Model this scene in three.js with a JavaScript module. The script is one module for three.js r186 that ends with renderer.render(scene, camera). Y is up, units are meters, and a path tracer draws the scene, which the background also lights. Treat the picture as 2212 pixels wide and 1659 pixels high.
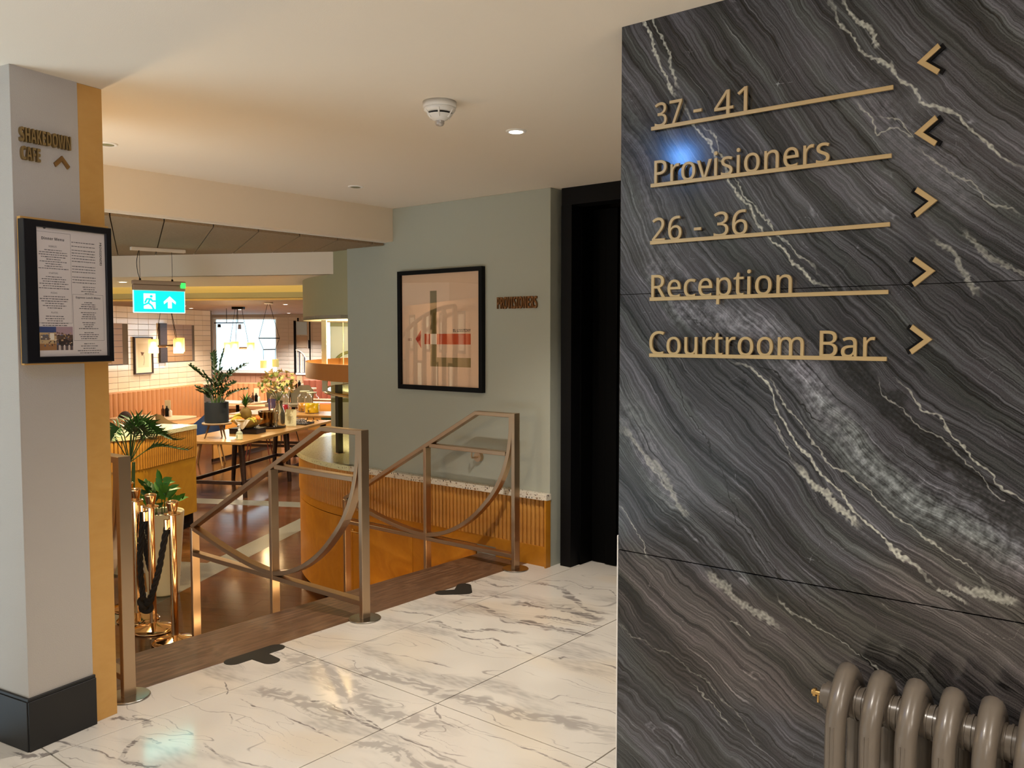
import * as THREE from 'three';
import { RoundedBoxGeometry } from 'three/addons/geometries/RoundedBoxGeometry.js';
import { mergeGeometries } from 'three/addons/utils/BufferGeometryUtils.js';
import { FontLoader } from 'three/addons/loaders/FontLoader.js';
import { RectAreaLightUniformsLib } from 'three/addons/lights/RectAreaLightUniformsLib.js';
import { createNoise2D } from 'simplex-noise';

// ---------- camera, sky, lights, exposure ----------
const scene = new THREE.Scene();
const camera = new THREE.PerspectiveCamera(47.8, 2212 / 1659, 0.05, 80);
camera.rotation.order = 'YXZ';
camera.position.set(0, 1.55, 0);
camera.rotation.set(-THREE.MathUtils.degToRad(3.176), -THREE.MathUtils.degToRad(50.686), 0);
scene.background = new THREE.Color(0.74, 0.9, 1.0);
scene.backgroundIntensity = 6;
const renderer = new THREE.WebGLRenderer({ antialias: true });
renderer.toneMapping = THREE.LinearToneMapping;
renderer.toneMappingExposure = 1.0;
renderer.shadowMap.enabled = true;
RectAreaLightUniformsLib.init();
const WARM = new THREE.Color(1, 0.87, 0.7), SOFT = new THREE.Color(1, 0.92, 0.83), AMBER = new THREE.Color(1, 0.7, 0.36);
const POWER = { addedGlobe: 10, downlight: 15, addedSpot: 23, cove: 8, pendant: 1.6, bench: 16, barRing: 5, exit: 2.2, step: 13, addedUplight: 1.6 };

// ---------- frames, names, helpers ----------
const D2R = Math.PI / 180, FLOOR2 = -0.70, CEIL = 2.523;
const PHI = -61.7 * D2R, CA = Math.cos(PHI), SA = Math.sin(PHI);
const R = (a, y, b) => [a * CA - b * SA, y, -a * SA - b * CA];       // restaurant axes: a to the right, b away
let seed = 7;
const rnd = () => { seed = (seed * 1664525 + 1013904223) >>> 0; return seed / 4294967296; };
const rr = (a, b) => a + (b - a) * rnd();
const counts = {};
function numbered(n) { const k = counts[n] = (counts[n] ?? -1) + 1; return k ? n + '_' + String(k).padStart(3, '0') : n; }
function tag(o, label, category, group) { Object.assign(o.userData, { label, category }); if (group) o.userData.group = group; return o; }
function T(name, label, category, p = [0, 0, 0], turn = 0, group) {
  const g = new THREE.Group(); g.name = numbered(name); g.position.set(...p); g.rotation.y = turn; scene.add(g);
  return tag(g, label, category, group);
}
const RT = (name, label, category, p, turn = 0, group) => T(name, label, category, R(...p), PHI + turn, group);
function S(name, turn = 0) { const g = new THREE.Group(); g.name = numbered(name); g.rotation.y = turn; g.userData.kind = 'structure'; scene.add(g); return g; }
function P(parent, name, geo, mat, label) {
  const m = new THREE.Mesh(Array.isArray(geo) ? G(geo) : geo, mat); m.name = name; m.castShadow = m.receiveShadow = true;
  if (label) m.userData.label = label;
  parent.add(m); return m;
}
function copy(o, label, p, turn, group) {
  const c = o.clone(); c.name = numbered(o.name.replace(/_\d{3}$/, '')); scene.add(c); c.position.set(...p);
  if (turn !== undefined) c.rotation.y = turn;
  c.userData = { ...o.userData, label }; if (group) c.userData.group = group; return c;
}
function G(list) {
  const out = list.map((g) => { let q = g.index ? g.toNonIndexed() : g.clone(); for (const k of Object.keys(q.attributes)) if (!['position', 'normal', 'uv'].includes(k)) q.deleteAttribute(k);
    if (!q.attributes.uv) q.setAttribute('uv', new THREE.BufferAttribute(new Float32Array(q.attributes.position.count * 2), 2)); return q; });
  return out.length === 1 ? out[0] : mergeGeometries(out, false);
}
const V3 = (p) => new THREE.Vector3(...p);
function B(w, h, d, x = 0, y = 0, z = 0, r = 0.003) {
  const g = r > 0 ? new RoundedBoxGeometry(w, h, d, 1, Math.min(r, w * .49, h * .49, d * .49)) : new THREE.BoxGeometry(w, h, d);
  g.translate(x, y, z); return mUV(g);
}
function mUV(g, s = 1, ox = 0, oy = 0) {            // uv in metres from the face direction
  const p = g.attributes.position, n = g.attributes.normal, uv = new Float32Array(p.count * 2);
  for (let i = 0; i < p.count; i++) {
    const ax = Math.abs(n.getX(i)), ay = Math.abs(n.getY(i)), az = Math.abs(n.getZ(i));
    let u, v; if (ay >= ax && ay >= az) { u = p.getX(i); v = p.getZ(i); } else if (ax >= az) { u = p.getZ(i); v = p.getY(i); } else { u = p.getX(i); v = p.getY(i); }
    uv[2 * i] = u * s + ox; uv[2 * i + 1] = v * s + oy;
  }
  g.setAttribute('uv', new THREE.BufferAttribute(uv, 2)); return g;
}
function Cy(r0, r1, h, x = 0, y = 0, z = 0, seg = 20, open = false) { const g = new THREE.CylinderGeometry(r0, r1, h, seg, 1, open); g.translate(x, y, z); return g; }
function La(pts, seg = 28, x = 0, y = 0, z = 0) { const g = new THREE.LatheGeometry(pts.map((q) => new THREE.Vector2(q[0], q[1])), seg); g.translate(x, y, z); return g; }
function Tu(pts, r, seg = 16, rs = 8, closed = false) { return new THREE.TubeGeometry(new THREE.CatmullRomCurve3(pts.map(V3), closed, 'catmullrom', 0.5), seg, r, rs, closed); }
function Bar(p, q, r0, r1 = r0, seg = 10) { // tapered round bar from p to q
  const a = V3(p), b = V3(q), g = new THREE.CylinderGeometry(r1, r0, a.distanceTo(b), seg);
  g.applyQuaternion(new THREE.Quaternion().setFromUnitVectors(new THREE.Vector3(0, 1, 0), b.clone().sub(a).normalize())); g.translate(...a.add(b).multiplyScalar(.5).toArray()); return g;
}
function Sp(r, x = 0, y = 0, z = 0, sx = 1, sy = 1, sz = 1, seg = 16) { const g = new THREE.SphereGeometry(r, seg, Math.ceil(seg * .7)); g.scale(sx, sy, sz); g.translate(x, y, z); return g; }
function Ex(pts, depth, bevel = 0, holes = []) {      // outline in x,y extruded along +z
  const s = pts instanceof THREE.Shape ? pts : new THREE.Shape(pts.map((q) => new THREE.Vector2(q[0], q[1])));
  for (const h of holes) s.holes.push(new THREE.Path(h.map((q) => new THREE.Vector2(q[0], q[1]))));
  return new THREE.ExtrudeGeometry(s, { depth, bevelEnabled: bevel > 0, bevelSize: bevel, bevelThickness: bevel, bevelSegments: 1, curveSegments: 10 });
}
const flat = (pts, y0, h, holes = [], bevel = 0) => { const g = Ex(pts.map(([x, z]) => [x, -z]), h, bevel, holes.map((q) => q.map(([x, z]) => [x, -z]))); g.rotateX(-Math.PI / 2); g.translate(0, y0, 0); return mUV(g); }; // plan outline (x, z) raised from y0
function ribbon(path, y0, y1, th) {                   // a curved board standing on a plan path (x, z), thickness to its left
  const n = path.length, inn = [];
  for (let i = 0; i < n; i++) { const a = path[Math.max(0, i - 1)], b = path[Math.min(n - 1, i + 1)], dx = b[0] - a[0], dz = b[1] - a[1], l = Math.hypot(dx, dz); inn.push([path[i][0] + dz / l * th, path[i][1] - dx / l * th]); }
  return flat([...path, ...inn.reverse()], y0, y1 - y0);
}
// ---------- materials ----------
const n2 = createNoise2D((() => { let s = 42; return () => { s = (s * 1664525 + 1013904223) >>> 0; return s / 4294967296; }; })());
const fbm = (x, y, o = 4) => { let s = 0, a = .5, f = 1; for (let i = 0; i < o; i++) { s += a * n2(x * f + i * 17.3, y * f - i * 9.1); a *= .5; f *= 2.03; } return s; };
const clamp = (x, a = 0, b = 1) => Math.max(a, Math.min(b, x)), mix = (a, b, t) => a + (b - a) * t, sm = (a, b, x) => { const t = clamp((x - a) / (b - a)); return t * t * (3 - 2 * t); };
function tex(w, h, fn, wrap = THREE.RepeatWrapping, srgb = true) {
  const d = new Uint8Array(w * h * 4);
  for (let j = 0; j < h; j++) for (let i = 0; i < w; i++) { const c = fn(i / w, j / h), k = 4 * (j * w + i); d[k] = clamp(c[0], 0, 255); d[k + 1] = clamp(c[1], 0, 255); d[k + 2] = clamp(c[2], 0, 255); d[k + 3] = 255; }
  const t = new THREE.DataTexture(d, w, h); t.wrapS = t.wrapT = wrap; t.magFilter = THREE.LinearFilter; t.minFilter = THREE.LinearMipmapLinearFilter; t.generateMipmaps = true;
  if (srgb) t.colorSpace = THREE.SRGBColorSpace; t.needsUpdate = true; return t;
}
const rep = (t, u, v) => { const c = t.clone(); c.repeat.set(u, v ?? u); c.needsUpdate = true; return c; };
function canvas(w, h, draw) { const c = document.createElement('canvas'); c.width = w; c.height = h; draw(c.getContext('2d'), w, h); const t = new THREE.CanvasTexture(c); t.colorSpace = THREE.SRGBColorSpace; return t; }
const M = (o) => new THREE.MeshStandardMaterial({ roughness: .6, ...o });
const MP = (o) => new THREE.MeshPhysicalMaterial({ roughness: .4, ...o });
const glow = (c, k) => M({ color: 0x111111, emissive: c, emissiveIntensity: k, roughness: .5 });
// tileable noise helper: blends two offsets so that the texture repeats without a seam
const tiled = (f) => (u, v) => { const a = sm(0, 1, u), b = sm(0, 1, v); return mix(mix(f(u + 1, v + 1), f(u, v + 1), a), mix(f(u + 1, v), f(u, v), a), b); };
const plasterN = tiled((u, v) => fbm(u * 90, v * 90, 3));
const plasterB = tex(256, 256, (u, v) => { const k = 128 + 95 * plasterN(u, v); return [k, k, k]; }, THREE.RepeatWrapping, false);
const paint = (c, rough = .7, b = .0012) => M({ color: c, roughness: rough, bumpMap: rep(plasterB, 2.2), bumpScale: b });
const woodTex = (base, dark, fx, fy, w = 256, h = 256, pores = 1) => {
  const f = tiled((u, v) => fbm(u * fx + .8 * n2(u * 2, v * 3), v * fy, 4)), g = tiled((u, v) => n2(u * fx * 5, v * fy * 7));
  return tex(w, h, (u, v) => { const t = clamp(.5 + f(u, v) * 1.0 + pores * .13 * g(u, v)); return [0, 1, 2].map((i) => mix(dark[i], base[i], t)); });
};
const mat = {
  ceiling: paint('#eadfce', .85, .0008), cream: paint('#e8d9c3', .8), pillar: paint('#b7b0a7', .75, .002), green: paint('#a9ab9c', .7, .0016), olive: paint('#aaa380', .7),  // olive is the sage paint with warm light put into its colour
  gold: M({ map: woodTex([206, 158, 88], [198, 149, 78], 3, 9), roughness: .42 }), skirt: M({ color: '#1c1b1a', roughness: .5 }),
  black: MP({ color: '#070607', roughness: .55, specularIntensity: .35 }), doorBlack: MP({ color: '#040404', roughness: .6, specularIntensity: .15 }), blackSoft: M({ color: '#141215', roughness: .5 }), grout: M({ color: '#6c6258', roughness: .9 }), joint: M({ color: '#2c2622', roughness: .9 }),
  nosing: M({ map: woodTex([132, 98, 72], [84, 58, 40], 3, 26), roughness: .36 }),
  amber: M({ map: woodTex([192, 128, 34], [174, 110, 22], 5, 3), roughness: .36 }), amberDark: M({ color: '#7a4713', roughness: .5 }),
  slat: M({ map: woodTex([202, 144, 64], [178, 118, 46], 12, 2), roughness: .42 }),
  yellowWood: M({ map: woodTex([166, 122, 32], [148, 104, 22], 5, 3), roughness: .4 }), yellowSlat: M({ map: woodTex([190, 140, 58], [160, 110, 34], 12, 2), roughness: .45 }),
  oak: M({ map: woodTex([182, 142, 84], [148, 106, 54], 3, 22), roughness: .3 }), darkWood: M({ map: woodTex([62, 40, 30], [34, 21, 16], 3, 22), roughness: .4 }),
  bronze: MP({ color: '#c6ab8c', metalness: 1, roughness: .32, anisotropy: .4 }), steel: MP({ color: '#b9b4ab', metalness: 1, roughness: .25 }), chrome: MP({ color: '#dcd8d0', metalness: 1, roughness: .08 }),
  copper: MP({ color: '#f5d0a0', metalness: 1, roughness: .1 }), brass: MP({ color: '#c8a468', metalness: 1, roughness: .36 }), brassText: MP({ color: '#cdb283', metalness: .8, roughness: .45 }), oldBrass: MP({ color: '#9a8256', metalness: .8, roughness: .5 }),
  copperText: MP({ color: '#80562f', metalness: .6, roughness: .5 }),
  white: M({ color: '#efece6', roughness: .4 }), whitePlastic: M({ color: '#e4e0d8', roughness: .35 }), cloth: M({ color: '#efe7cc', roughness: .9 }),
  leather: M({ color: '#bb8354', roughness: .5 }), leather2: M({ color: '#b9805a', roughness: .5 }), rustLeather: M({ color: '#8a4a34', roughness: .6 }),
  leafDark: MP({ color: '#1d3a1c', roughness: .35 }), leaf: MP({ color: '#2f5a26', roughness: .42 }), leafBright: MP({ color: '#4b8a33', roughness: .45 }), stem: M({ color: '#4e6a34', roughness: .6 }), soil: M({ color: '#2c2118', roughness: 1 }),
  potDark: M({ color: '#22282a', roughness: .55 }), potWhite: M({ color: '#ddd9b8', roughness: .35 }),
  rope: M({ color: '#1c1815', roughness: .85 }), tile: MP({ color: '#e6d5bd', roughness: .14, clearcoat: .4, clearcoatRoughness: .08 }), tileGrey: MP({ color: '#cfc7bd', roughness: .16 }), tileBrown: M({ color: '#a07a4e', roughness: .4 }),
  glass: MP({ color: '#ffffff', transmission: 1, thickness: 0, roughness: 0, ior: 1.5 }), glassSolid: MP({ color: '#ffffff', transmission: 1, thickness: .01, roughness: .02, ior: 1.45 }),
  blue: M({ color: '#141b52', roughness: .6 }), greenChair: M({ color: '#123c2d', roughness: .55 }), greyChair: M({ color: '#7f765f', roughness: .7 }),
};
// ---------- stone, wood and terrazzo ----------
const lines = (L) => L.map(([w, s, ...p]) => ({ w, s, p: p.map((q) => [q[0], q[1]]) }));
function distTo(p, x, y) { let d = 9, t = 0, n = p.length - 1; for (let i = 0; i < n; i++) { const ax = p[i][0], ay = p[i][1], bx = p[i + 1][0] - ax, by = p[i + 1][1] - ay; const k = clamp(((x - ax) * bx + (y - ay) * by) / (bx * bx + by * by)); const e = Math.hypot(x - ax - k * bx, y - ay - k * by); if (e < d) { d = e; t = (i + k) / n; } } return [d, t]; }
function veinMap(w, h, x0, y0, sx, sy, L, warp) {     // draws veins into a float map: only pixels near each line are visited
  const m = new Float32Array(w * h);
  for (const { w: wd, s, p } of L) {
    const xs = p.map((q) => q[0]), ys = p.map((q) => q[1]), pad = wd * 3 + .06;
    const i0 = Math.max(0, Math.floor((Math.min(...xs) - pad - x0) / sx * w)), i1 = Math.min(w - 1, Math.ceil((Math.max(...xs) + pad - x0) / sx * w));
    const j0 = Math.max(0, Math.floor((Math.min(...ys) - pad - y0) / sy * h)), j1 = Math.min(h - 1, Math.ceil((Math.max(...ys) + pad - y0) / sy * h));
    for (let j = j0; j <= j1; j++) for (let i = i0; i <= i1; i++) {
      const x = x0 + (i + .5) / w * sx, y = y0 + (j + .5) / h * sy, q = warp(x, y);
      const [d, t] = distTo(p, x + q[0], y + q[1]), ww = wd * (.55 + .6 * Math.abs(n2(t * 9 + wd * 300, s * 7)));
      const e = d / ww / .65; if (e > 3) continue; const k = s * (1 - sm(.7, 1.6, e)) * Math.min(1, 8 * Math.min(t, 1 - t) + .15);
      if (Math.abs(k) > Math.abs(m[j * w + i])) m[j * w + i] = k;
    }
  }
  return m;
}
// black-grey banded marble of the sign wall: x is metres from its left edge, y metres above the floor
const DW = 1024, DH = 2048, DX = 1.28, DY = 2.56;
const darkVeins = lines([
  [.006, .95, [.383, 1.482], [.441, 1.456], [.486, 1.42], [.515, 1.379], [.537, 1.327], [.565, 1.277], [.598, 1.237], [.64, 1.189], [.692, 1.143], [.722, 1.111], [.748, 1.074], [.802, 1.031], [.849, .994], [.905, .954], [.985, .89]],
  [.004, .75, [.497, 1.431], [.531, 1.39], [.564, 1.35], [.602, 1.3], [.629, 1.25], [.665, 1.217], [.751, 1.165], [.8, 1.12], [.847, 1.092], [.903, 1.055], [.965, 1.012], [1.026, .975], [1.1, .9]],
  [.016, .85, [.577, 1.194], [.631, 1.137], [.672, 1.121], [.703, 1.089], [.733, 1.062], [.77, 1.03]], [.004, .6, [.505, 1.32], [.544, 1.244], [.577, 1.194]],
  [.004, .8, [.839, 1.442], [.885, 1.4], [.922, 1.359], [.957, 1.342], [.988, 1.297], [1.018, 1.263], [1.061, 1.225], [1.098, 1.188], [1.18, 1.12]],
  [.004, .55, [.797, 1.45], [.817, 1.402], [.855, 1.365], [.923, 1.312], [.997, 1.261], [1.04, 1.214], [1.086, 1.168], [1.15, 1.1]],
  [.008, .95, [.07, 2.55], [.106, 2.47], [.139, 2.391], [.172, 2.324], [.195, 2.27]], [.006, .8, [.1, 2.55], [.145, 2.451], [.177, 2.383], [.2, 2.3]],
  [.006, .95, [.2, 2.29], [.26, 2.177], [.291, 2.13], [.327, 2.087], [.363, 2.029], [.393, 1.972], [.433, 1.926], [.468, 1.871], [.507, 1.821], [.545, 1.777], [.588, 1.734], [.63, 1.701], [.68, 1.67]],
  [.004, .8, [.272, 2.197], [.339, 2.101], [.422, 1.954], [.478, 1.896], [.517, 1.841], [.566, 1.791], [.64, 1.72]],
  [.006, .8, [.64, 2.5], [.676, 2.387], [.711, 2.345], [.74, 2.311], [.811, 2.244], [.849, 2.196], [.903, 2.135], [.938, 2.107], [.984, 2.095], [1.027, 2.031], [1.064, 1.99], [1.15, 1.92]], [.008, .8, [.68, 2.45], [.725, 2.381], [.763, 2.339], [.79, 2.3]],
  [.003, .7, [.734, 2.164], [.778, 2.114], [.788, 2.079], [.824, 2.083], [.87, 2.057], [.84, 2.1], [.79, 2.12]], [.004, .55, [.888, 2.027], [.941, 1.974], [1.001, 1.931], [1.043, 1.882], [1.123, 1.83]],
  [.012, .6, [.93, 1.8], [.964, 1.757], [.986, 1.719], [1.016, 1.677], [1.045, 1.649]], [.01, .5, [1.0, 1.82], [1.04, 1.76], [1.09, 1.72], [1.16, 1.69]],
  [.02, .6, [.308, .845], [.357, .815], [.405, .773], [.463, .746], [.553, .7]], [.004, .6, [.53, .814], [.585, .755], [.659, .739], [.735, .704], [.809, .665], [.9, .61]], [.004, .6, [.395, .704], [.465, .669]], [.003, .6, [.263, .49], [.338, .435], [.399, .384]],
  [.004, .4, [-.007, .607], [.098, .569], [.218, .549], [.313, .497], [.41, .432], [.504, .337]], [.014, .7, [1.0, .93], [1.043, .916], [1.093, .911], [1.148, .904]], [.01, .7, [.96, .905], [.985, .89], [1.028, .88]],
  [.012, .5, [.002, 1.261], [.065, 1.206], [.126, 1.146], [.179, 1.099], [.212, 1.033], [.257, .982]], [.004, .6, [.03, 1.24], [.126, 1.13], [.19, 1.07], [.23, 1.0]], [.003, .7, [.01, 1.0], [.04, .95], [.09, .9], [.12, .84]],
  [.003, -.9, [.24, 1.61], [.346, 1.55], [.462, 1.47], [.53, 1.44], [.6, 1.36], [.68, 1.3]], [.003, -.8, [.3, 1.1], [.4, 1.02], [.5, .9], [.62, .8], [.78, .68], [.95, .56]], [.003, -.7, [.1, 1.6], [.2, 1.4], [.33, 1.2], [.42, 1.02], [.55, .86]],
  [.05, -.55, [.72, 1.5], [.764, 1.439], [.831, 1.373], [.91, 1.292], [.998, 1.224], [1.083, 1.14], [1.2, 1.04]],
]);
const darkWarp = (x, y) => [.010 * n2(x * 9, y * 9) + .003 * n2(x * 50, y * 50), .010 * n2(x * 9 + 40, y * 9) + .003 * n2(x * 50 + 9, y * 50)];
const dv = veinMap(DW, DH, 0, 0, DX, DY, darkVeins, darkWarp);
const clouds = [[.055, 30, [.657, 1.355], [.724, 1.288], [.797, 1.224], [.891, 1.165], [.98, 1.099], [1.086, 1.031], [1.25, .93]], [.05, 26, [.15, 1.75], [.236, 1.637], [.346, 1.613], [.462, 1.558], [.54, 1.495], [.615, 1.409]], [.06, 10, [0, 2.3], [.05, 2.05], [.16, 1.85], [.25, 1.7]], [.05, 12, [.78, 2.2], [.9, 2.06], [1.0, 1.9]], [.045, 16, [.02, 1.3], [.1, 1.2], [.2, 1.05]]];
const CW = 128, CH = 256, cm = new Float32Array(CW * CH);
for (const [cw, cs, ...p] of clouds) for (let j = 0; j < CH; j++) for (let i = 0; i < CW; i++) { const d = distTo(p, (i + .5) / CW * DX, (j + .5) / CH * DY)[0]; if (d < cw * 2.4) cm[j * CW + i] += cs * Math.exp(-d * d / cw / cw); }
const cloudAt = (x, y) => { const u = clamp(x / DX * CW - .5, 0, CW - 1.001), v = clamp(y / DY * CH - .5, 0, CH - 1.001), i = Math.floor(u), j = Math.floor(v), a = u - i, b = v - j, k = j * CW + i; return (cm[k] * (1 - a) + cm[k + 1] * a) * (1 - b) + (cm[k + CW] * (1 - a) + cm[k + CW + 1] * a) * b; };
const darkMap = tex(DW, DH, (u, v) => {
  const x = u * DX, y = v * DY;
  const w1 = .035 * n2(x * 1.3 + 3, y * 1.3) + .012 * n2(x * 4, y * 4 + 8) + .004 * n2(x * 13, y * 13) + .0012 * n2(x * 48, y * 48);
  const s = (y + x * (.62 + .64 * Math.max(-.1, y - .4))) * .72 + w1, l = x * .7 - y * .7;     // strata fall to the right, steeper at the top
  let k = 68 + 16 * n2(s * 7, l * .6 + 5) + 13 * n2(s * 24, l * .9) + 13 * n2(s * 60, l * 1.5);
  const f2 = n2(s * 140, l * 2.2); k += 12 * f2 + 8 * n2(s * 300, l * 6);
  const a = n2(s * 85 + 4, l * 1.1 + 20); k -= 34 * sm(.62, .95, a); k += 44 * sm(.66, .97, -a) * sm(-.2, .6, n2(x * 5 + 3, y * 5));
  const e = n2(s * 40 + 31, l * .7); k += 26 * sm(.7, .98, e) * (.4 + .6 * Math.abs(n2(x * 30, y * 30)));
  k -= 30 * sm(.92, 1, 1 - Math.abs(n2(s * 40 + 17, l * .6))) * sm(-.4, .3, n2(x * 4 + 70, y * 4)); k += 1.7 * cloudAt(x + w1 * .8, y + w1 * .8) * (.75 + .5 * n2(x * 30, y * 30) + .25 * n2(x * 90, y * 90));
  k += 5 * n2(x * 200, y * 200); k += 52 * sm(.95, 1, 1 - Math.abs(n2(s * 24 + 7, l * .55 + .02 * n2(x * 20, y * 20)))) * sm(.05, .5, n2(x * 3 + 9, y * 3)) * (.4 + .6 * Math.abs(n2(x * 25, y * 25)));
  k += 60 * sm(.985, 1, 1 - Math.abs(n2(x * 7 + y * 5, y * 9 - x * 6 + 2))) * sm(.45, .75, n2(x * 5, y * 5 + 50));
  k = Math.max(13, 62 + (k - 66) * 1.22); const vv = dv[Math.min(DH - 1, Math.floor(v * DH)) * DW + Math.min(DW - 1, Math.floor(u * DW))] * (.86 + .3 * n2(x * 70, y * 70));
  const brown = sm(.3, .9, .5 * n2(x * 1.6 + 8, y * 2.2 + 1) + 1 - Math.abs(y - .66) * 2.4), gr = .6 * sm(.1, .7, n2(s * 6 + 9, l + 3)), pk = .25 * sm(.1, .6, n2(x * 5 + 60, y * 5));
  const c = [k * (1 + .05 * brown - .05 * gr + .03 * pk), k * (1.015 - .02 * brown + .01 * gr - .02 * pk), k * (1.09 - .1 * brown - .08 * gr + .03 * pk)];
  return vv >= 0 ? [mix(c[0], 196, vv), mix(c[1], 197, vv), mix(c[2], 186, vv)] : [mix(c[0], 16, -vv), mix(c[1], 16, -vv), mix(c[2], 15, -vv)];
}, THREE.MirroredRepeatWrapping);
mat.darkMarble = MP({ map: darkMap, roughness: .13, ior: 1.5 });
// white veined marble of the landing floor: x and z in metres
const FX0 = 1.0, FZ0 = -3.8, FSX = 4.0, FSZ = 3.2, FW = 2048, FH = 1638;
const floorVeins = lines([
  [.03, .5, [3.29, -3.3], [3.33, -3.25], [3.3, -3.11], [3.33, -3.02], [3.4, -2.93], [3.48, -2.76]], [.042, .6, [3.65, -3.31], [3.67, -3.21], [3.61, -3.05], [3.57, -2.96], [3.62, -2.87], [3.62, -2.73], [3.65, -2.63], [3.66, -2.45]],
  [.06, .62, [3.84, -3.15], [3.9, -3.03], [3.93, -2.92], [3.94, -2.79], [3.92, -2.68], [3.9, -2.56]], [.035, .6, [3.72, -2.9], [3.76, -2.78], [3.8, -2.66], [3.82, -2.5]], [.03, .55, [4.22, -3.3], [4.25, -3.21], [4.23, -3.06], [4.12, -2.93], [4.02, -2.74], [4.01, -2.57]],
  [.010, .6, [3.24, -3.03], [3.25, -2.92], [3.32, -2.84], [3.29, -2.74], [3.29, -2.66], [3.25, -2.53]], [.006, .55, [2.78, -3.29], [2.81, -3.16], [2.87, -3.01], [2.86, -2.91], [2.89, -2.74]], [.02, .5, [4.01, -3.64], [4.1, -3.58], [4.04, -3.42], [4.15, -3.34]],
  [.075, .3, [2.57, -3.2], [2.62, -2.96], [2.65, -2.76], [2.66, -2.56], [2.69, -2.35], [2.72, -2.16], [2.77, -1.99], [2.8, -1.7]], [.09, .26, [2.45, -3.3], [2.45, -3.12], [2.39, -2.85], [2.37, -2.66], [2.4, -2.5], [2.44, -2.3]],
  [.012, .55, [2.27, -2.89], [2.27, -2.72], [2.25, -2.59], [2.25, -2.5], [2.22, -2.38], [2.24, -2.3], [2.25, -2.1]], [.008, .6, [2.32, -2.78], [2.28, -2.61], [2.25, -2.49], [2.26, -2.31], [2.3, -2.1]], [.008, .45, [2.55, -2.51], [2.47, -2.4], [2.46, -2.29], [2.53, -2.26]],
  [.01, .5, [2.49, -2.17], [2.49, -2.01], [2.49, -1.88], [2.48, -1.75]], [.012, .6, [3.27, -2.51], [3.28, -2.44], [3.35, -2.41], [3.37, -2.31], [3.37, -2.05]], [.06, .28, [2.1, -2.52], [2.16, -2.41], [2.15, -2.25], [2.2, -2.0]],
  [.012, .6, [1.36, -3.5], [1.42, -3.31], [1.44, -3.24], [1.46, -3.18], [1.49, -3.07]], [.016, .6, [1.49, -3.07], [1.55, -3.13], [1.63, -3.18], [1.64, -3.07]], [.016, .6, [1.5, -3.08], [1.52, -2.99], [1.55, -2.9]], [.018, .55, [1.62, -3.42], [1.66, -3.41], [1.7, -3.32], [1.68, -3.24]],
  [.004, .6, [2.12, -3.41], [2.08, -3.31], [2.05, -3.27]], [.006, .6, [2.06, -3.2], [2.05, -3.09], [2.08, -2.9], [2.11, -2.74], [2.07, -2.55]], [.004, .5, [1.95, -3.11], [1.9, -3.02]], [.008, .6, [2.24, -2.96], [2.29, -2.9], [2.29, -2.76], [2.27, -2.62]],
  [.018, .55, [1.24, -3.43], [1.27, -3.37], [1.34, -3.31], [1.39, -3.35]], [.09, .24, [2.55, -3.5], [2.5, -3.29], [2.48, -3.07], [2.45, -2.8]], [.08, .3, [2.16, -3.25], [2.2, -3.12], [2.23, -2.87], [2.24, -2.6]], [.014, .5, [3.75, -3.55], [3.8, -3.42], [3.86, -3.33], [3.9, -3.2]],
  [.014, .5, [3.3, -3.6], [3.36, -3.45], [3.38, -3.32]], [.006, .5, [4.3, -3.3], [4.42, -3.15], [4.36, -3.0], [4.42, -2.85], [4.3, -2.7]], [.006, .45, [2.95, -2.1], [2.97, -1.9], [2.9, -1.7]], [.01, .5, [1.75, -2.95], [1.72, -2.8], [1.8, -2.6], [1.78, -2.4]],
]);
const floorWarp = (x, y) => [.020 * n2(x * 3, y * 2.6) + .007 * n2(x * 10, y * 8) + .002 * n2(x * 40, y * 26), .015 * n2(x * 4 + 30, y * 3)];
const fv = veinMap(FW, FH, FX0, FZ0, FSX, FSZ, floorVeins, floorWarp);
const whiteMap = tex(FW, FH, (u, v) => {
  const x = FX0 + u * FSX, z = FZ0 + v * FSZ, w = floorWarp(x, z), xx = x - .16 * z + w[0] * 1.2 + .05 * n2(z * 1.0, x * .5), zz = z;
  let k = 0; const soft = Math.max(0, fbm(xx * 2.4 + 5, zz * .6, 4)); k += .30 * sm(.1, .5, soft) * (.75 + .4 * n2(x * 40, z * 12));
  const hl = 1 - Math.abs(n2(xx * 6.5 + 12, zz * .75)); k = Math.max(k, .5 * sm(.978, 1, hl) * sm(-.05, .45, n2(x * 2.2 + 44, z * 2.2)));
  const ridge = 1 - Math.abs(n2(xx * 3.6 + 2, zz * .5)); k = Math.max(k, .45 * sm(.965, 1, ridge) * sm(-.1, .5, n2(x * 1.7, z * 1.7 + 9)));
  const r2 = 1 - Math.abs(n2(xx * 9 + 70, zz * 1.1)); k = Math.max(k, .32 * sm(.97, 1, r2) * sm(0, .5, n2(x * 2 + 30, z * 2)));
  const f = fv[Math.min(FH - 1, Math.floor(v * FH)) * FW + Math.min(FW - 1, Math.floor(u * FW))]; const strand = sm(-.25, .35, n2(xx * 30, z * 3) + .6 * n2(xx * 80, z * 9)), edge = 1 - sm(.0, .3, Math.abs(f - .34)); k = Math.max(k, f > .02 ? Math.max(1.35 * f * (.18 + .82 * strand), .42 * edge * sm(-.3, .3, n2(x * 12, z * 12))) : 0);
  const pk = .05 * sm(.2, .8, n2(x * 1.4 + 3, z * 1.1)); const b = [216, 209, 197], g = [112, 105, 101];
  const t = 1 + .02 * n2(x * 3, z * 3); return [mix(b[0], g[0], k) * t, mix(b[1] * (1 - pk * .4), g[1], k) * t, mix(b[2] * (1 - pk), g[2], k) * t];
}, THREE.MirroredRepeatWrapping);
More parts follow.
